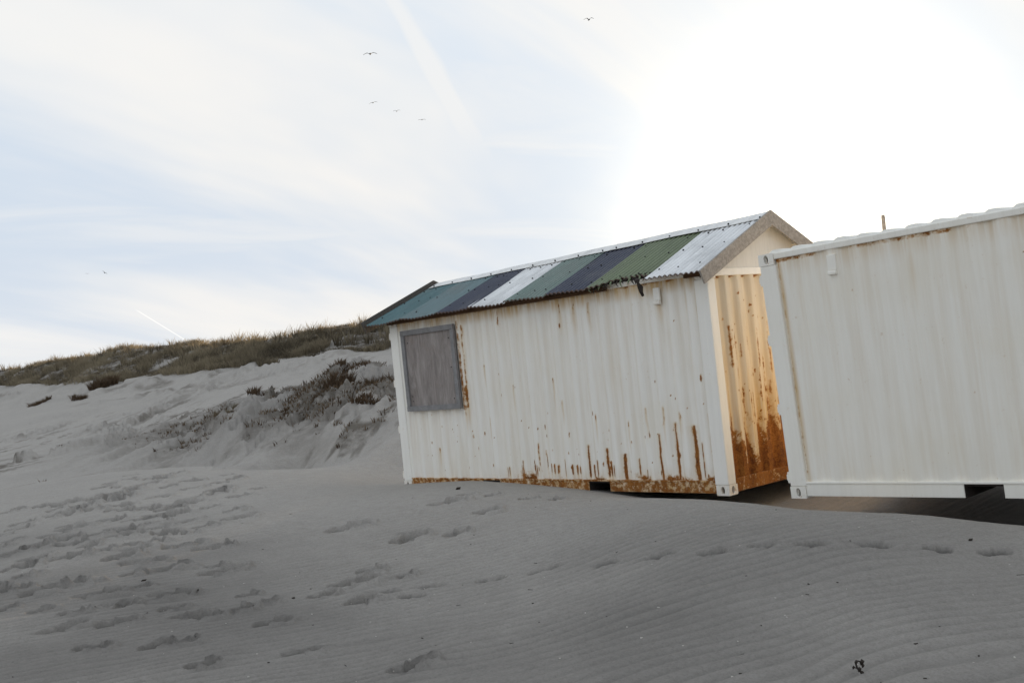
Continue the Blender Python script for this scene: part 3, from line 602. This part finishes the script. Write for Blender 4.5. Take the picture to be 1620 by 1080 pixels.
def hut_stain(U, Z):
    x = U-CL; s = np.zeros_like(U)
    for i, (u0, z1, z0, w) in enumerate(BIG): s = np.maximum(s, 0.5*streak(U, Z, u0+CL, z1, 0.1, w*2.4, 0.008, i*3.1)*smooth01(z0-0.45, z0+0.05, Z))
    for k in range(22):                                      # rust water at every fold below the eave
        u0 = 0.12+0.278*k+0.02; L_ = rs.uniform(0.1, 0.75)
        s = np.maximum(s, 0.55*rs.uniform(0.4, 1)*np.exp(-((U-u0)/0.022)**2)*smooth01(2.5-L_, 2.5, Z))
    s = np.maximum(s, 0.75*smooth01(2.28, 2.5, Z+0.14*fbm(U*5, Z*0.7, 3, 22)-0.07))
    s = np.maximum(s, 0.45*smooth01(0.42, 0.2, Z)*smooth01(-5, -3.4, x)*fbm(U*6, Z*1.5, 3, 23))
    s = np.maximum(s, 0.30*((x < -4.45) & (x > -5.75))*smooth01(0.95, 1.15, Z)*smooth01(1.2, 1.15, Z)*fbm(U*18, Z, 2, 24))
    rec = corrugation(U+0.11, 0.278, 1.0); s = np.maximum(s, (0.04+0.14*rec*(1-rec)*4*0.5+0.05*rec)*(0.5+fbm(U*2, Z*0.8, 3, 27)))
    return s
def hut_end(V, Z):
    n = fbm(V*3.2, Z*1.4, 4, 31); n2 = fbm(V*11, Z*2.2, 3, 35)
    rec = corrugation(V-0.115, 0.2445, 1.0, 0.27, 0.23)
    hline = 0.40+0.9*(n-0.42)+0.22*smooth01(0.4, 1.2, V)+0.18*rec
    r = 0.80*smooth01(hline+0.45, hline-0.25, Z)
    r = r+0.35*smooth01(1.3, 0.5, Z)*smooth01(0.45, 0.72, n2)
    for i in range(64):
        v0, z1 = rs.uniform(0.2, 1.7), rs.uniform(0.5, 2.1); r = np.maximum(r, streak(V, Z, v0, z1, z1-rs.uniform(0.1, 0.5), rs.uniform(0.006, 0.016), 0.006, i*2.3)*0.58)
    for i in range(120):
        v0, zc, s = rs.uniform(0.2, 2.2), rs.uniform(0.5, 2.4), rs.uniform(0.006, 0.012)
        r = np.maximum(r, 0.85*np.exp(-((V-v0)/s)**2-((Z-zc)/(s*1.5))**2))
    r = np.maximum(r, 0.8*smooth01(HH-0.13, HH-0.10, Z)*rec*smooth01(0.3, 0.6, n2+0.2))
    st = 0.14+0.5*smooth01(1.8, 0.5, Z)*(0.4+n2)+0.12*n2+0.12*smooth01(0.5, 1.4, V)*smooth01(2.3, 1.2, Z)
    return r, st
container(hut, HH, dict(wall=M_WALL, post=M_POST, worn=M_WORN, rail=M_RUSTY, toprail=M_WORN, end=M_END, sill=M_VERYRUSTY, header=M_POST,
                        casting=M_WORN, door=M_WORN, roof=M_WALL, phase=0.11), hut_rust, hut_stain, hut_end)
side_vent(hut, CL-0.81, 2.24, M_WALL, M_WORN)
# boarded window
wx0, wx1, wz0, wz1 = CL-5.755, CL-4.515, 1.165, 2.375
win = MB().box(wx0+0.03, wx1-0.03, -0.004, 0.012, wz0+0.03, wz1-0.03).build('boarded_window', M_PLY, hut)
fw = 0.075
MB().box(wx0, wx1, -0.035, 0.014, wz1-fw, wz1).build('frame_batten', M_FRAME, win, 0.004)
MB().box(wx0, wx1, -0.035, 0.014, wz0, wz0+fw).build('frame_batten', M_FRAME, win, 0.004)
MB().box(wx0, wx0+fw, -0.030, 0.013, wz0+fw+0.001, wz1-fw-0.001).build('frame_batten', M_FRAME, win, 0.004)
MB().box(wx1-fw, wx1, -0.030, 0.013, wz0+fw+0.001, wz1-fw-0.001).build('frame_batten', M_FRAME, win, 0.004)
for (ix, iz) in ((0.13, 0.15), (0.13, 1.02), (1.1, 0.15), (1.1, 1.02), (0.13, 0.22), (1.1, 0.6)):
    MB().tube([(wx0+ix, -0.0035, wz0+iz), (wx0+ix, -0.009, wz0+iz)], 0.009, 8).build('screw', M_SCREW, win)
# pitched roof
YE, ZE, YR, ZR = -0.185, 2.525, CW/2, 3.185
def roof_pt(x, s, off=0.0, back=False):
    """x in hut space, s 0 at the eave and 1 at the ridge"""
    zr = ZR+0.013*(x-CL); y = YE+(YR-YE)*s; z = ZE+(zr-ZE)*s
    L_ = math.hypot(YR-YE, ZR-ZE); y -= off*(ZR-ZE)/L_; z += off*(YR-YE)/L_
    return (x, CW-y if back else y, z)
SHEETS = [(-6.36, -5.50, M_TEAL, -0.045), (-5.52, -4.64, M_TEAL2, 0.005), (-4.66, -3.94, M_SLATE, 0.0), (-3.96, -3.22, M_WHITESHEET, 0.0),
          (-3.24, -2.43, M_GREEN, 0.0), (-2.45, -1.70, M_SLATE, 0.005), (-1.73, -0.78, M_OLIVE, 0.0), (-0.80, 0.10, M_WHITESHEET, -0.01)]
PITCH_C, AMP = 0.0762, 0.012
def roof_sheet(i, back=False):
    x0, x1, mat, s0 = SHEETS[i]; skew = rs.uniform(-0.03, 0.03); s0 = s0+rs.uniform(-0.012, 0.012)
    xs = np.arange(x0, x1+1e-6, PITCH_C/8); ss = np.concatenate([[0, 0.012, 0.025], np.linspace(0.05, 1.0, 14)])
    X = np.zeros((len(ss), len(xs))); Y = X.copy(); Z = X.copy(); E = X.copy(); D = X.copy()
    for c, x in enumerate(xs):
        off = 0.012+AMP*math.cos(2*math.pi*x/PITCH_C)+0.0035*(i % 2)+0.006*math.sin(x*3.1+i)
        lo = s0
        if mat is M_OLIVE and not back:          # torn lower edge
            k = (x-x0)/(x1-x0); lo = s0+0.085*smooth01(0.15, 0.6, k)+0.035*float(vnoise(np.array([x*17.0]), np.array([2.0]), 8)[0])*smooth01(0.1, 0.4, k)
        for r_, s in enumerate(ss):
            sg = lo+(1-lo)*s; sag = -0.012*math.exp(-sg*9)*math.sin(x*5+i*2)
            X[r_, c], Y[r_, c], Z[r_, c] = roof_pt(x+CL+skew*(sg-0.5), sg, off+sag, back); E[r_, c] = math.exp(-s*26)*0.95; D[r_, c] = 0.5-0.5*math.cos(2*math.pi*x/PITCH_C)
    m = grid_mesh('roof_sheet', X, Y, Z, {'edge': E, 'valley': D}, True)
    o = mesh_obj('roof_sheet', m, mat, hut)
    sd = o.modifiers.new('thickness', 'SOLIDIFY'); sd.thickness = 0.004; sd.offset = -1
    # roofing screws
    if not back:
        for s in (0.14, 0.50, 0.80):
            for q in range(3):
                x = round((x0+(0.16+0.34*q)*(x1-x0)+rs.uniform(-0.05, 0.05))/PITCH_C)*PITCH_C
                if rs.random() < 0.2: continue
                a = Vector(roof_pt(x+CL, s+rs.uniform(-0.02, 0.02), 0.020)); n = Vector((0, -(ZR-ZE), YR-YE)).normalized()
                MB().tube([a, a+n*0.016], [0.013, 0.008], 6).build('screw', M_SCREW, o)
    return o
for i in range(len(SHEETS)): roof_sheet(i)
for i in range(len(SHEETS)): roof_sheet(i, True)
for (xa, xb, lift) in ((-6.27, -2.30, 0.0), (-2.34, 0.085, 0.004)):      # ridge cap in two lengths
    mb = MB(); xs = np.linspace(xa, xb, 24)
    for x in xs:
        for s, back in ((0.865, False), (0.865, False), (1.0, False), (0.865, True), (0.865, True)):
            mb.v.append(roof_pt(x+CL, s, 0.030+lift+0.004*math.sin(x*4), back))
    for k in range(len(xs)-1):
        for j in (0, 2, 3):
            a = k*5+(1 if j == 0 else j); b_ = a+1
            mb.f.append((a, b_, b_+5, a+5)) if j != 3 else None
    cap = mb.build('ridge_cap', M_CAP, hut); sd = cap.modifiers.new('thickness', 'SOLIDIFY'); sd.thickness = 0.004
    for x in np.arange(xa+0.12, xb, 0.46):
        a = Vector(roof_pt(x+CL, 0.885, 0.032)); MB().tube([a, a+Vector((0, -0.008, 0.02))], 0.011, 6).build('screw', M_SCREW, cap)
def barge(x0, x1, back, mat, w=0.165, up=0.045):
    poly = []
    for s, o in ((-0.045, up), (1.0, up), (1.0, None), (-0.045, up-w)):
        if o is None:
            p0, p1 = roof_pt(x0, -0.045, up-w), roof_pt(x0, 1.0, up-w); k = (YR-p0[1])/(p1[1]-p0[1]); p = (x0, YR, p0[2]+(p1[2]-p0[2])*k)
        else:
            p = roof_pt(x0, s, o)
            if s == 1.0:
                q0, q1 = roof_pt(x0, 0.0, o), p; k = (YR-q0[1])/(q1[1]-q0[1]); p = (x0, YR, q0[2]+(q1[2]-q0[2])*k)
        poly.append((CW-p[1] if back else p[1], p[2]))
    if back: poly = [(y+0.0015, z) for y, z in poly[::-1]]
    MB().prism_x(poly, x0, x1).build('barge_board', mat, hut, 0.004)
for b_ in (False, True):
    barge(CL+0.098, CL+0.122, b_, M_TIMBER); barge(CL-6.39, CL-6.362, b_, M_TIMBER_DARK, 0.19, 0.085)
for x in (CL-0.045, 0.02):
    zr = ZR+0.013*(x-CL)-0.02
    MB().prism_x([(0.02, HH-0.006), (CW-0.02, HH-0.006), (CW-0.02, ZE+0.08), (CW/2, zr), (0.02, ZE+0.08)], x, x+0.022).build('gable_panel', M_GABLE, hut)
for back in (False, True):
    for s in (0.2, 0.55, 0.9):
        a0, a1 = roof_pt(CL-6.36, s, -0.032, back), roof_pt(CL+0.097, s, -0.032, back)
        mb = MB(); h_ = 0.032
        for p in (a0, a1):
            for dy, dz in ((-0.03, -h_), (0.03, -h_), (0.03, 0.012), (-0.03, 0.012)): mb.v.append((p[0], p[1]+dy, p[2]+dz+(dy*0.46*(-1 if back else 1))))
        mb.f += [(3,2,1,0), (4,5,6,7), (0,1,5,4), (1,2,6,5), (2,3,7,6), (3,0,4,7)]
        mb.build('purlin', M_GABLE, hut)
# stained timber under the eave: stops where the olive sheet is torn
MB().box(CL-6.05, CL-1.52, -0.045, 0.0, HH-0.085, HH-0.03).build('eave_board_and_gap', M_EAVE, hut, 0.006)
MB().box(CL-0.30, CL-0.02, -0.045, 0.0, HH-0.085, HH-0.03).build('eave_board_and_gap', M_EAVE, hut, 0.006)
mb = MB(); pr = random.Random(3)
MB().box(CL-1.50, CL-0.80, 0.004, 0.03, HH-0.004, HH+0.055).build('eave_board_and_gap', M_CHAR, hut)  # dark strip standing in for the shaded gap under the torn sheet
pts = [(CL-0.95, -0.10, 2.58), (CL-0.925, -0.12, 2.55), (CL-0.905, -0.12, 2.51), (CL-0.895, -0.11, 2.46), (CL-0.885, -0.105, 2.41), (CL-0.88, -0.10, 2.35)]
wd = [0.03, 0.05, 0.03, 0.042, 0.026, 0.004]
for (p, w) in zip(pts, wd):
    for k in (-1, 0, 1): mb.v.append((p[0]+k*w+pr.uniform(-.012, .012), p[1]+pr.uniform(-.02, .02)-(0.02 if k == 0 else 0), p[2]+pr.uniform(-.012, .012)))
for i in range(len(pts)-1):
    for k in (0, 1): mb.f.append((i*3+k, i*3+k+1, i*3+k+4, i*3+k+3))
tf = mb.build('torn_flashing', M_CHAR, hut); sd = tf.modifiers.new('t', 'SOLIDIFY'); sd.thickness = 0.006
for k in range(16):                                                       # shreds along the torn sheet
    x = CL-1.66+0.05*k; ln = pr.uniform(0.03, 0.09); y = -0.155+0.06*min(1, k/9)
    MB().tube([(x, y+0.02, 2.565+0.03*min(1, k/9)), (x+pr.uniform(-.02, .02), y-0.01, 2.56+0.03*min(1, k/9)-ln*0.5), (x+pr.uniform(-.03, .03), y-0.01, 2.56+0.03*min(1, k/9)-ln)], [0.012, 0.010, 0.003], 5).build('sheet_shred', M_CHAR if k % 3 else M_OLIVE, hut)

# --- the plain cream container in front on the right
c2_R = Matrix(((0.9995005, 0.0280318, -0.0145966), (-0.0285404, 0.9989482, -0.0358886), (0.0135752, 0.0362873, 0.9992492)))
con = empty('shipping_container', (1.21245, -0.59553, 0.09231)); con.rotation_euler = c2_R.to_euler()
tag(con, 'plain cream white shipping container without a gable roof, cut off by the right edge', 'shipping container')
H2 = 2.466
def c_rust(U, Z):
    r = np.zeros_like(U); rc = random.Random(23)
    r = np.maximum(r, 0.50*np.exp(-((U-0.215)/0.011)**2)*(0.5+0.6*fbm(U, Z*3, 3, 3)))
    top = smooth01(H2-0.12, H2-0.085, Z); r = np.maximum(r, top*0.5*smooth01(0.42, 0.62, fbm(U*2.4, Z*0, 3, 6)))
    for i in range(40):
        u0, zc, s = rc.uniform(0.3, 5.8), rc.uniform(0.2, 2.3), rc.uniform(0.004, 0.008); r = np.maximum(r, 0.6*np.exp(-((U-u0)/s)**2-((Z-zc)/s)**2))
    for u0 in (2.03, 2.06, 2.12, 2.15): r = np.maximum(r, 0.85*np.exp(-((U-u0)/0.006)**2-((Z-0.955)/0.012)**2))
    return r
def c_stain(U, Z):
    s = 0.62*np.exp(-((U-0.225)/0.030)**2)*(0.4+0.8*fbm(U, Z*2, 3, 3)); rc = random.Random(29)
    for i in range(24):
        u0, L_ = rc.uniform(0.3, 5.8), rc.uniform(0.2, 1.3); s = np.maximum(s, 0.11*rc.random()*np.exp(-((U-u0)/rc.uniform(0.02, 0.06))**2)*smooth01(2.4-L_, 2.4, Z))
    s = np.maximum(s, 0.30*smooth01(2.15, 2.42, Z+0.1*fbm(U*4, Z, 3, 8)-0.05))
    s = np.maximum(s, 0.45*np.exp(-((U-1.62)/0.04)**2)*smooth01(1.6, 2.3, Z)*fbm(U*9, Z*3, 2, 5))
    rec = corrugation(U+0.05, 0.278, 1.0); return s+(0.045+0.05*rec)*(0.5+fbm(U*1.5, Z*0.7, 3, 9))
container(con, H2, dict(wall=M_WALL2, post=M_WALL2, worn=M_WORN2, rail=M_WALL2, toprail=M_WORN2, end=M_WALL2, sill=M_WORN2, header=M_WALL2,
                        casting=M_WORN2, door=M_WALL2, roof=M_WALL2, phase=0.05, depth=0.022), c_rust, c_stain, lambda V, Z: (V*0, V*0+0.1), True)
side_vent(con, 0.775, 2.15, M_WALL2, M_WORN2)

# --- post behind the cream container
gz_ = ground_z(-0.52, 5.0)
po = MB().tube([(-0.52, 5.0, gz_-0.4), (-0.52, 5.0, 2.0), (-0.50, 5.0, 3.30), (-0.50, 5.0, 3.33)], [0.032, 0.030, 0.028, 0.022], 8).build('wooden_post', M_TIMBER)
tag(po, 'thin wooden post sticking up behind the cream container roof', 'post')

# ------------------------------------------------------------------ dune grass
def blades_mesh(name, base, hgt, lean, width, tint, curl):
    """every blade: a bent tapering strip of two quads and a tip"""
    n = len(base); az = RNG.uniform(0, 2*math.pi, n); side = np.stack([np.cos(az), np.sin(az), np.zeros(n)], 1)
    up = np.array([0, 0, 1.0]); P = []
    for t, wf in ((0, 1.0), (0.45, 0.8), (1.0, 0.08)):
        c = base+up*(hgt*t*(1-0.25*curl*t*t))[:, None]+lean*(hgt*(t**1.7))[:, None]
        P += [c-side*(width*wf)[:, None], c+side*(width*wf)[:, None]]
    V = np.stack(P, 1).reshape(-1, 3); i = np.arange(n)[:, None]*6
    q = np.concatenate([i+np.array([0, 1, 3, 2]), i+np.array([2, 3, 5, 4])], 0)
    m = bpy.data.meshes.new(name); m.vertices.add(len(V)); m.vertices.foreach_set('co', V.astype(np.float32).ravel())
    m.loops.add(q.size); m.loops.foreach_set('vertex_index', q.astype(np.int32).ravel())
    m.polygons.add(len(q)); m.polygons.foreach_set('loop_start', np.arange(0, q.size, 4, dtype=np.int32)); m.polygons.foreach_set('loop_total', np.full(len(q), 4, dtype=np.int32))
    m.update(calc_edges=True)
    at = m.attributes.new('tint', 'FLOAT', 'POINT'); at.data.foreach_set('value', np.repeat(np.clip(tint, 0, 1), 6).astype(np.float32))
    return m
def tuft_blades(cx, cy, cz, th, spread, n, tint, wind=(0.30, -0.10)):
    k = len(cx); rep = np.repeat(np.arange(k), n); N = len(rep)
    a = RNG.uniform(0, 2*math.pi, N); rr = np.sqrt(RNG.uniform(0, 1, N))*spread[rep]
    base = np.stack([cx[rep]+rr*np.cos(a), cy[rep]+rr*np.sin(a), cz[rep]-0.04], 1)
    ln = RNG.uniform(0.1, 0.75, N); lean = np.stack([ln*np.cos(a)+wind[0], ln*np.sin(a)+wind[1], np.zeros(N)], 1)
    h = th[rep]*RNG.uniform(0.55, 1.1, N)
    return base, h, lean, np.full(N, 0.010)*RNG.uniform(0.7, 1.6, N)*(1+th[rep]), tint[rep]+RNG.normal(0, 0.14, N), RNG.uniform(0, 1, N)
NT_ = 9000
ta = RNG.uniform(D_ANG[0]-0.02, D_ANG[-1]+0.02, NT_*2); tt = np.concatenate([RNG.uniform(-0.06, 1.25, NT_), RNG.beta(0.8, 2.2, NT_)*1.3-0.06])
tr = np.interp(ta, D_ANG, D_FOOT)+tt*(np.interp(ta, D_ANG, D_CREST)-np.interp(ta, D_ANG, D_FOOT))
txy = np.stack([C0[0]+tr*np.cos(ta), C0[1]+tr*np.sin(ta)], 1)
tz, _, tv = height(txy, False)
keep = (tv > RNG.uniform(0.05, 0.9, len(tv))) & (fbm(txy[:, 0]/3, txy[:, 1]/3, 3, 99) > 0.48)
keep |= (tt < 0.12) & (tt > -0.03) & (RNG.random(len(tt)) < 0.6)
txy, tz, tt = txy[keep], tz[keep], tt[keep]
tn = fbm(txy[:, 0]/5, txy[:, 1]/5, 3, 101)
clump = smooth01(0.40, 0.66, fbm(txy[:, 0]/1.7, txy[:, 1]/1.7, 2, 103)); th = RNG.uniform(0.7, 1.15, len(tz))*(0.20+0.42*clump)
bl = tuft_blades(txy[:, 0], txy[:, 1], tz, th, RNG.uniform(0.12, 0.38, len(tz)), 14, -0.25+1.0*tn+0.55*clump+RNG.normal(0, 0.16, len(tz)))
nx = 420; xa_ = RNG.uniform(D_ANG[0], D_ANG[-1], nx); xr = np.interp(xa_, D_ANG, D_FOOT)+RNG.uniform(0.0, 1.15, nx)*(np.interp(xa_, D_ANG, D_CREST)-np.interp(xa_, D_ANG, D_FOOT))
xxy = np.stack([C0[0]+xr*np.cos(xa_), C0[1]+xr*np.sin(xa_)], 1); xz = height(xxy, False)[0]
tall = tuft_blades(xxy[:, 0], xxy[:, 1], xz, RNG.uniform(0.6, 1.05, nx), RNG.uniform(0.08, 0.3, nx), 22, RNG.uniform(0.0, 0.9, nx), (0.45, -0.15))
bl = tuple(np.concatenate([p, q]) for p, q in zip(bl, tall))
gr = mesh_obj('marram_grass', blades_mesh('marram_grass', *bl), M_GRASS)
tag(gr, 'olive and straw coloured marram grass covering the dune ridge behind the hut', 'dune grass', kind='stuff')
# sparse dead grass and roots on the hummock
hx = RNG.normal(-20.5, 5.6, 3600); hy = RNG.normal(8.2, 2.6, 3600); hz_, _, hv = height(np.stack([hx, hy], 1), False)
k = (hv > RNG.uniform(0.2, 0.95, 3600)) & (hx < -9)
bl = tuft_blades(hx[k], hy[k], hz_[k], RNG.uniform(0.06, 0.20, k.sum()), RNG.uniform(0.05, 0.25, k.sum()), 8, RNG.uniform(0.1, 0.9, k.sum()), (0.5, -0.2))
tag(mesh_obj('dead_grass', blades_mesh('dead_grass', *bl), M_DEADGRASS), 'sparse dead grass and roots matted over the low hummock left of the hut', 'dead grass', kind='stuff')
TUFTS = [(-28.1, 10.3, 0.36, 0.6, 'dark brown grass tuft low on the left flank of the hummock'),
         (-21.8, 7.4, 0.26, 0.50, 'small dark grass clump in the middle of the hummock slope'),
         (-19.8, 8.2, 0.42, 0.75, 'largest brown grass tuft, just below the hummock top left of the hut'),
         (-15.8, 6.2, 0.2, 0.55, 'low sandy grass clump low on the hummock beside the hut corner'),
         (-18.0, 8.45, 0.34, 0.6, 'brown grass tuft against the left edge of the hut wall'),
         (-21.8, 10.1, 0.22, 0.7, 'flat grass clump on the sunlit top of the hummock'),
         (-70.2, 22.1, 0.75, 1.5, 'wide brown grass mound alone on pale sand below the far dune'),
         (-72.5, 18.3, 0.35, 1.1, 'dark grassy edge of a small sand scarp at far left'),
         (-64.5, 18.0, 0.35, 0.7, 'small dark clump on the sand right of the far scarp'),
         (-50.7, 23.4, 0.5, 1.6, 'olive grass clump on pale sand below the main grass fringe'),
         (-25.6, 7.7, 0.22, 0.6, 'thin flattened clump at the left foot of the hummock')]
for i, (x, y, h_, sp, lab) in enumerate(TUFTS):
    n = int(26*max(1, sp/0.6)); a = RNG.uniform(0, 2*math.pi, n); rr = np.sqrt(RNG.uniform(0, 1, n))*sp*0.8
    cx, cy = x+rr*np.cos(a)*1.0, y+rr*np.sin(a)*0.8; cz, _, _ = height(np.stack([cx, cy], 1), False)
    bl = tuft_blades(cx-x, cy-y, cz-cz.min(), np.full(n, h_), np.full(n, 0.12), 14, np.full(n, 0.35), (0.35, -0.1))
    o = mesh_obj('grass_tuft', blades_mesh('grass_tuft', *bl), M_DEADGRASS if i < 9 else M_GRASS); o.location = (x, y, float(cz.min()))
    tag(o, lab, 'grass tuft', 'grass tufts on the open sand')

# ------------------------------------------------------------------ small things on the sand
tw = MB(); tx, ty = 4.62, -5.2; g = ground_z(tx, ty)
def T3(u, v, w): return tuple(Vector((tx, ty, g))+Vector(c_r)*(u*0.7)+Vector((c_f[0], c_f[1], 0))*v+Vector((0, 0, w*0.52)))
tw.tube([T3(0.03, 0, -0.01), T3(0.015, 0.0, 0.03), T3(-0.005, 0.01, 0.06), T3(-0.01, 0.01, 0.10), T3(0.0, 0.02, 0.125), T3(0.03, 0.02, 0.118), T3(0.045, 0.02, 0.095), T3(0.042, 0.02, 0.07)], [0.007, 0.006, 0.005, 0.005, 0.004, 0.004, 0.003, 0.003], 6)
twig = tw.build('dry_twig', M_CHAR); tag(twig, 'small black curled twig standing in the sand at the bottom right', 'twig')
for (u, v, w, s) in ((-0.008, 0.01, 0.115, 0.012), (0.036, 0.02, 0.11, 0.016), (0.005, 0.0, 0.05, 0.013), (0.022, 0.0, 0.015, 0.012), (-0.035, 0.0, 0.07, 0.009), (0.042, 0.02, 0.075, 0.01)):
    p = Vector(T3(u, v, w)); MB().tube([p+Vector((0, 0, s)), p+Vector((0.3*s, 0, 0.4*s)), p, p-Vector((0.4*s, 0, s))], [0.002, 0.7*s, 0.75*s, 0.002], 6).build('dead_leaf', M_CHAR, twig)
MB().tube([T3(-0.005, 0.01, 0.06), T3(-0.02, 0.0, 0.066), T3(-0.035, 0.0, 0.07)], 0.003, 5).build('side_shoot', M_CHAR, twig)
CHIPS = [(-3.42, -1.11, 0.10, 'dark driftwood chip on the sand just below the hut rail'),
         (0.60, -4.93, 0.075, 'black pebble beside the line of small footprints, centre foreground'),
         (-1.39, -5.76, 0.045, 'tiny dark bit of debris right of the large left footprints'),
         (-2.48, -5.76, 0.06, 'thin dark splinter among the left footprints'),
         (3.92, -2.43, 0.05, 'dark bit of debris on smooth sand below the cream container'),
         (-0.35, -5.45, 0.06, 'dark scrap lying by a bird track, lower left of centre')]
for x, y, s, lab in CHIPS:
    g = ground_z(x, y); s *= 0.75; mb = MB(); a = pr.uniform(0, 3); d_ = Vector((math.cos(a), math.sin(a), 0.1))
    p0 = Vector((0, 0, s*0.1))
    mb.tube([p0-d_*s*0.6, p0-d_*s*0.3+Vector((0, 0, s*.12)), p0+d_*s*0.2, p0+d_*s*0.6+Vector((0, 0, s*.15))], [s*.05, s*.22, s*.26, s*.04], 6)
    o = mb.build('driftwood_chip', M_CHAR); o.location = (x, y, g); tag(o, lab, 'debris', 'dark scraps on the sand')
stk = MB(); g = ground_z(-16.0, 5.95)
stk.tube([(0, 0, -0.1), (0.03, 0.05, 0.16), (0.10, 0.10, 0.34), (0.19, 0.16, 0.50)], [0.013, 0.011, 0.008, 0.004], 6)
o = stk.build('dry_stick', M_CHAR); o.location = (-16.0, 5.95, g); tag(o, 'thin dry stick leaning out of the sand slope beside the hut', 'stick')

def litter(name, n, size, mat, label, cat, seed):
    r_ = np.random.default_rng(seed); d = 4.6+10*r_.random(n)**1.4; a = va+np.radians(r_.uniform(-30, 30, n))
    xy = np.stack([C0[0]+d*np.cos(a), C0[1]+d*np.sin(a)], 1); ok = xy[:, 1] < -1.3-0.1*xy[:, 0]; xy = xy[ok]; z_ = height(xy)[0]; mb = MB()
    for (x, y), z in zip(xy, z_):
        s = r_.uniform(*size); q = r_.uniform(0, math.pi); e = r_.uniform(1, 2) if name != "straw_bits" else r_.uniform(4, 9); c_, s_ = math.cos(q), math.sin(q); t_ = 0.3*s
        P4 = [(-e*s, -s), (e*s, -0.7*s), (0.8*e*s, s), (-e*s, 0.8*s)]
        vs_ = [(x+u*c_-v*s_, y+u*s_+v*c_, z-0.002+(0.4*s if i % 2 else 0)) for i, (u, v) in enumerate(P4)]
        mb.add(vs_+[(a_, b_, c2+t_+0.003) for a_, b_, c2 in vs_], [(3,2,1,0), (4,5,6,7), (0,1,5,4), (1,2,6,5), (2,3,7,6), (3,0,4,7)])
    tag(mb.build(name, mat), label, cat, kind='stuff')
litter('shell_grit', 200, (0.0025, 0.005), plain('pale_shell', (0.62, 0.58, 0.52), 0.6, 0.3, 40), 'pale shell fragments scattered over the foreground sand', 'shell grit', 3)
litter('straw_bits', 50, (0.0015, 0.003), M_CHAR, 'dark bits of straw and seaweed strewn on the foreground sand', 'straw', 4)
litter('dark_grit', 110, (0.003, 0.006), M_CHAR, 'dark specks of grit and seaweed on the foreground sand', 'grit', 5)

# ------------------------------------------------------------------ gulls
def bird_mesh(span, dihedral, droop, bank):
    mb = MB(); h = span/2
    mb.tube([(0, 0.20*span, 0.0), (0, 0.15*span, 0.004*span), (0, 0.05*span, 0), (0, -0.08*span, 0), (0, -0.2*span, 0.006*span), (0, -0.25*span, 0.006*span)],
            [0.008*span, 0.036*span, 0.062*span, 0.055*span, 0.024*span, 0.005*span], 8)
    for s in (-1, 1):
        pr_ = [(0.03, 0.0, 0.065, -0.075), (0.42, dihedral, 0.085, -0.045), (0.72, dihedral*0.95-droop*0.35, 0.050, -0.04), (1.0, dihedral-droop, -0.035, -0.05)]
        n0 = len(mb.v)
        for (k, z, yf, yb) in pr_:
            zz_ = z*h+s*bank*k*h
            for yy, dz in ((yf, 0.0), (yf*0.4+yb*0.6, 0.024*span), (yb, 0.0), (yf*0.5+yb*0.5, -0.006*span)): mb.v.append((s*k*h, yy*span, zz_+dz))
        for i in range(3):
            for j in range(4): mb.f.append((n0+i*4+j, n0+i*4+(j+1) % 4, n0+(i+1)*4+(j+1) % 4, n0+(i+1)*4+j))
        mb.f += [tuple(n0+12+j for j in range(4)), tuple(n0+j for j in range(4))]
    return mb
BIRDS = [((-65.4, 71.9, 34.5), 0.95, 0.32, 0.20, -0.10, 25, 'dark gull with raised wings, highest in the sky, right of centre'),
         ((-84.2, 58.9, 34.8), 1.25, 0.16, 0.22, 0.0, 0, 'dark gull gliding head on, highest on the left of the sky'),
         ((-128.5, 91.8, 43.2), 1.15, 0.10, 0.2, -0.20, 8, 'banking gull, leftmost of the three small ones in a row'),
         ((-130.1, 97.4, 42.7), 1.0, 0.26, 0.1, 0.0, -10, 'gull with lifted wings, middle of the three small ones in a row'),
         ((-131.4, 103.4, 42.1), 1.05, 0.06, 0.1, 0.0, 5, 'gull with flat wings, lowest and rightmost of the row of three'),
         ((-314.2, 126.5, 40.3), 1.4, 0.35, 0.1, 0.55, 40, 'tiny far gull, darker of two low over the left dune'),
         ((-436.1, 171.0, 54.8), 1.4, 0.1, 0.1, 0.1, 0, 'tiny faint far gull, left of the darker one over the dune')]
for loc, span, di, dr_, bank, rz, lab in BIRDS:
    o = bird_mesh(span*1.15, di, dr_, bank).build('gull', M_BIRD); o.location = loc
    yaw = math.atan2(loc[1]-CAM[1], loc[0]-CAM[0])-math.pi/2
    o.rotation_euler = (0, 0, yaw+R(180+rz)); tag(o, lab, 'bird', 'gulls in the sky')
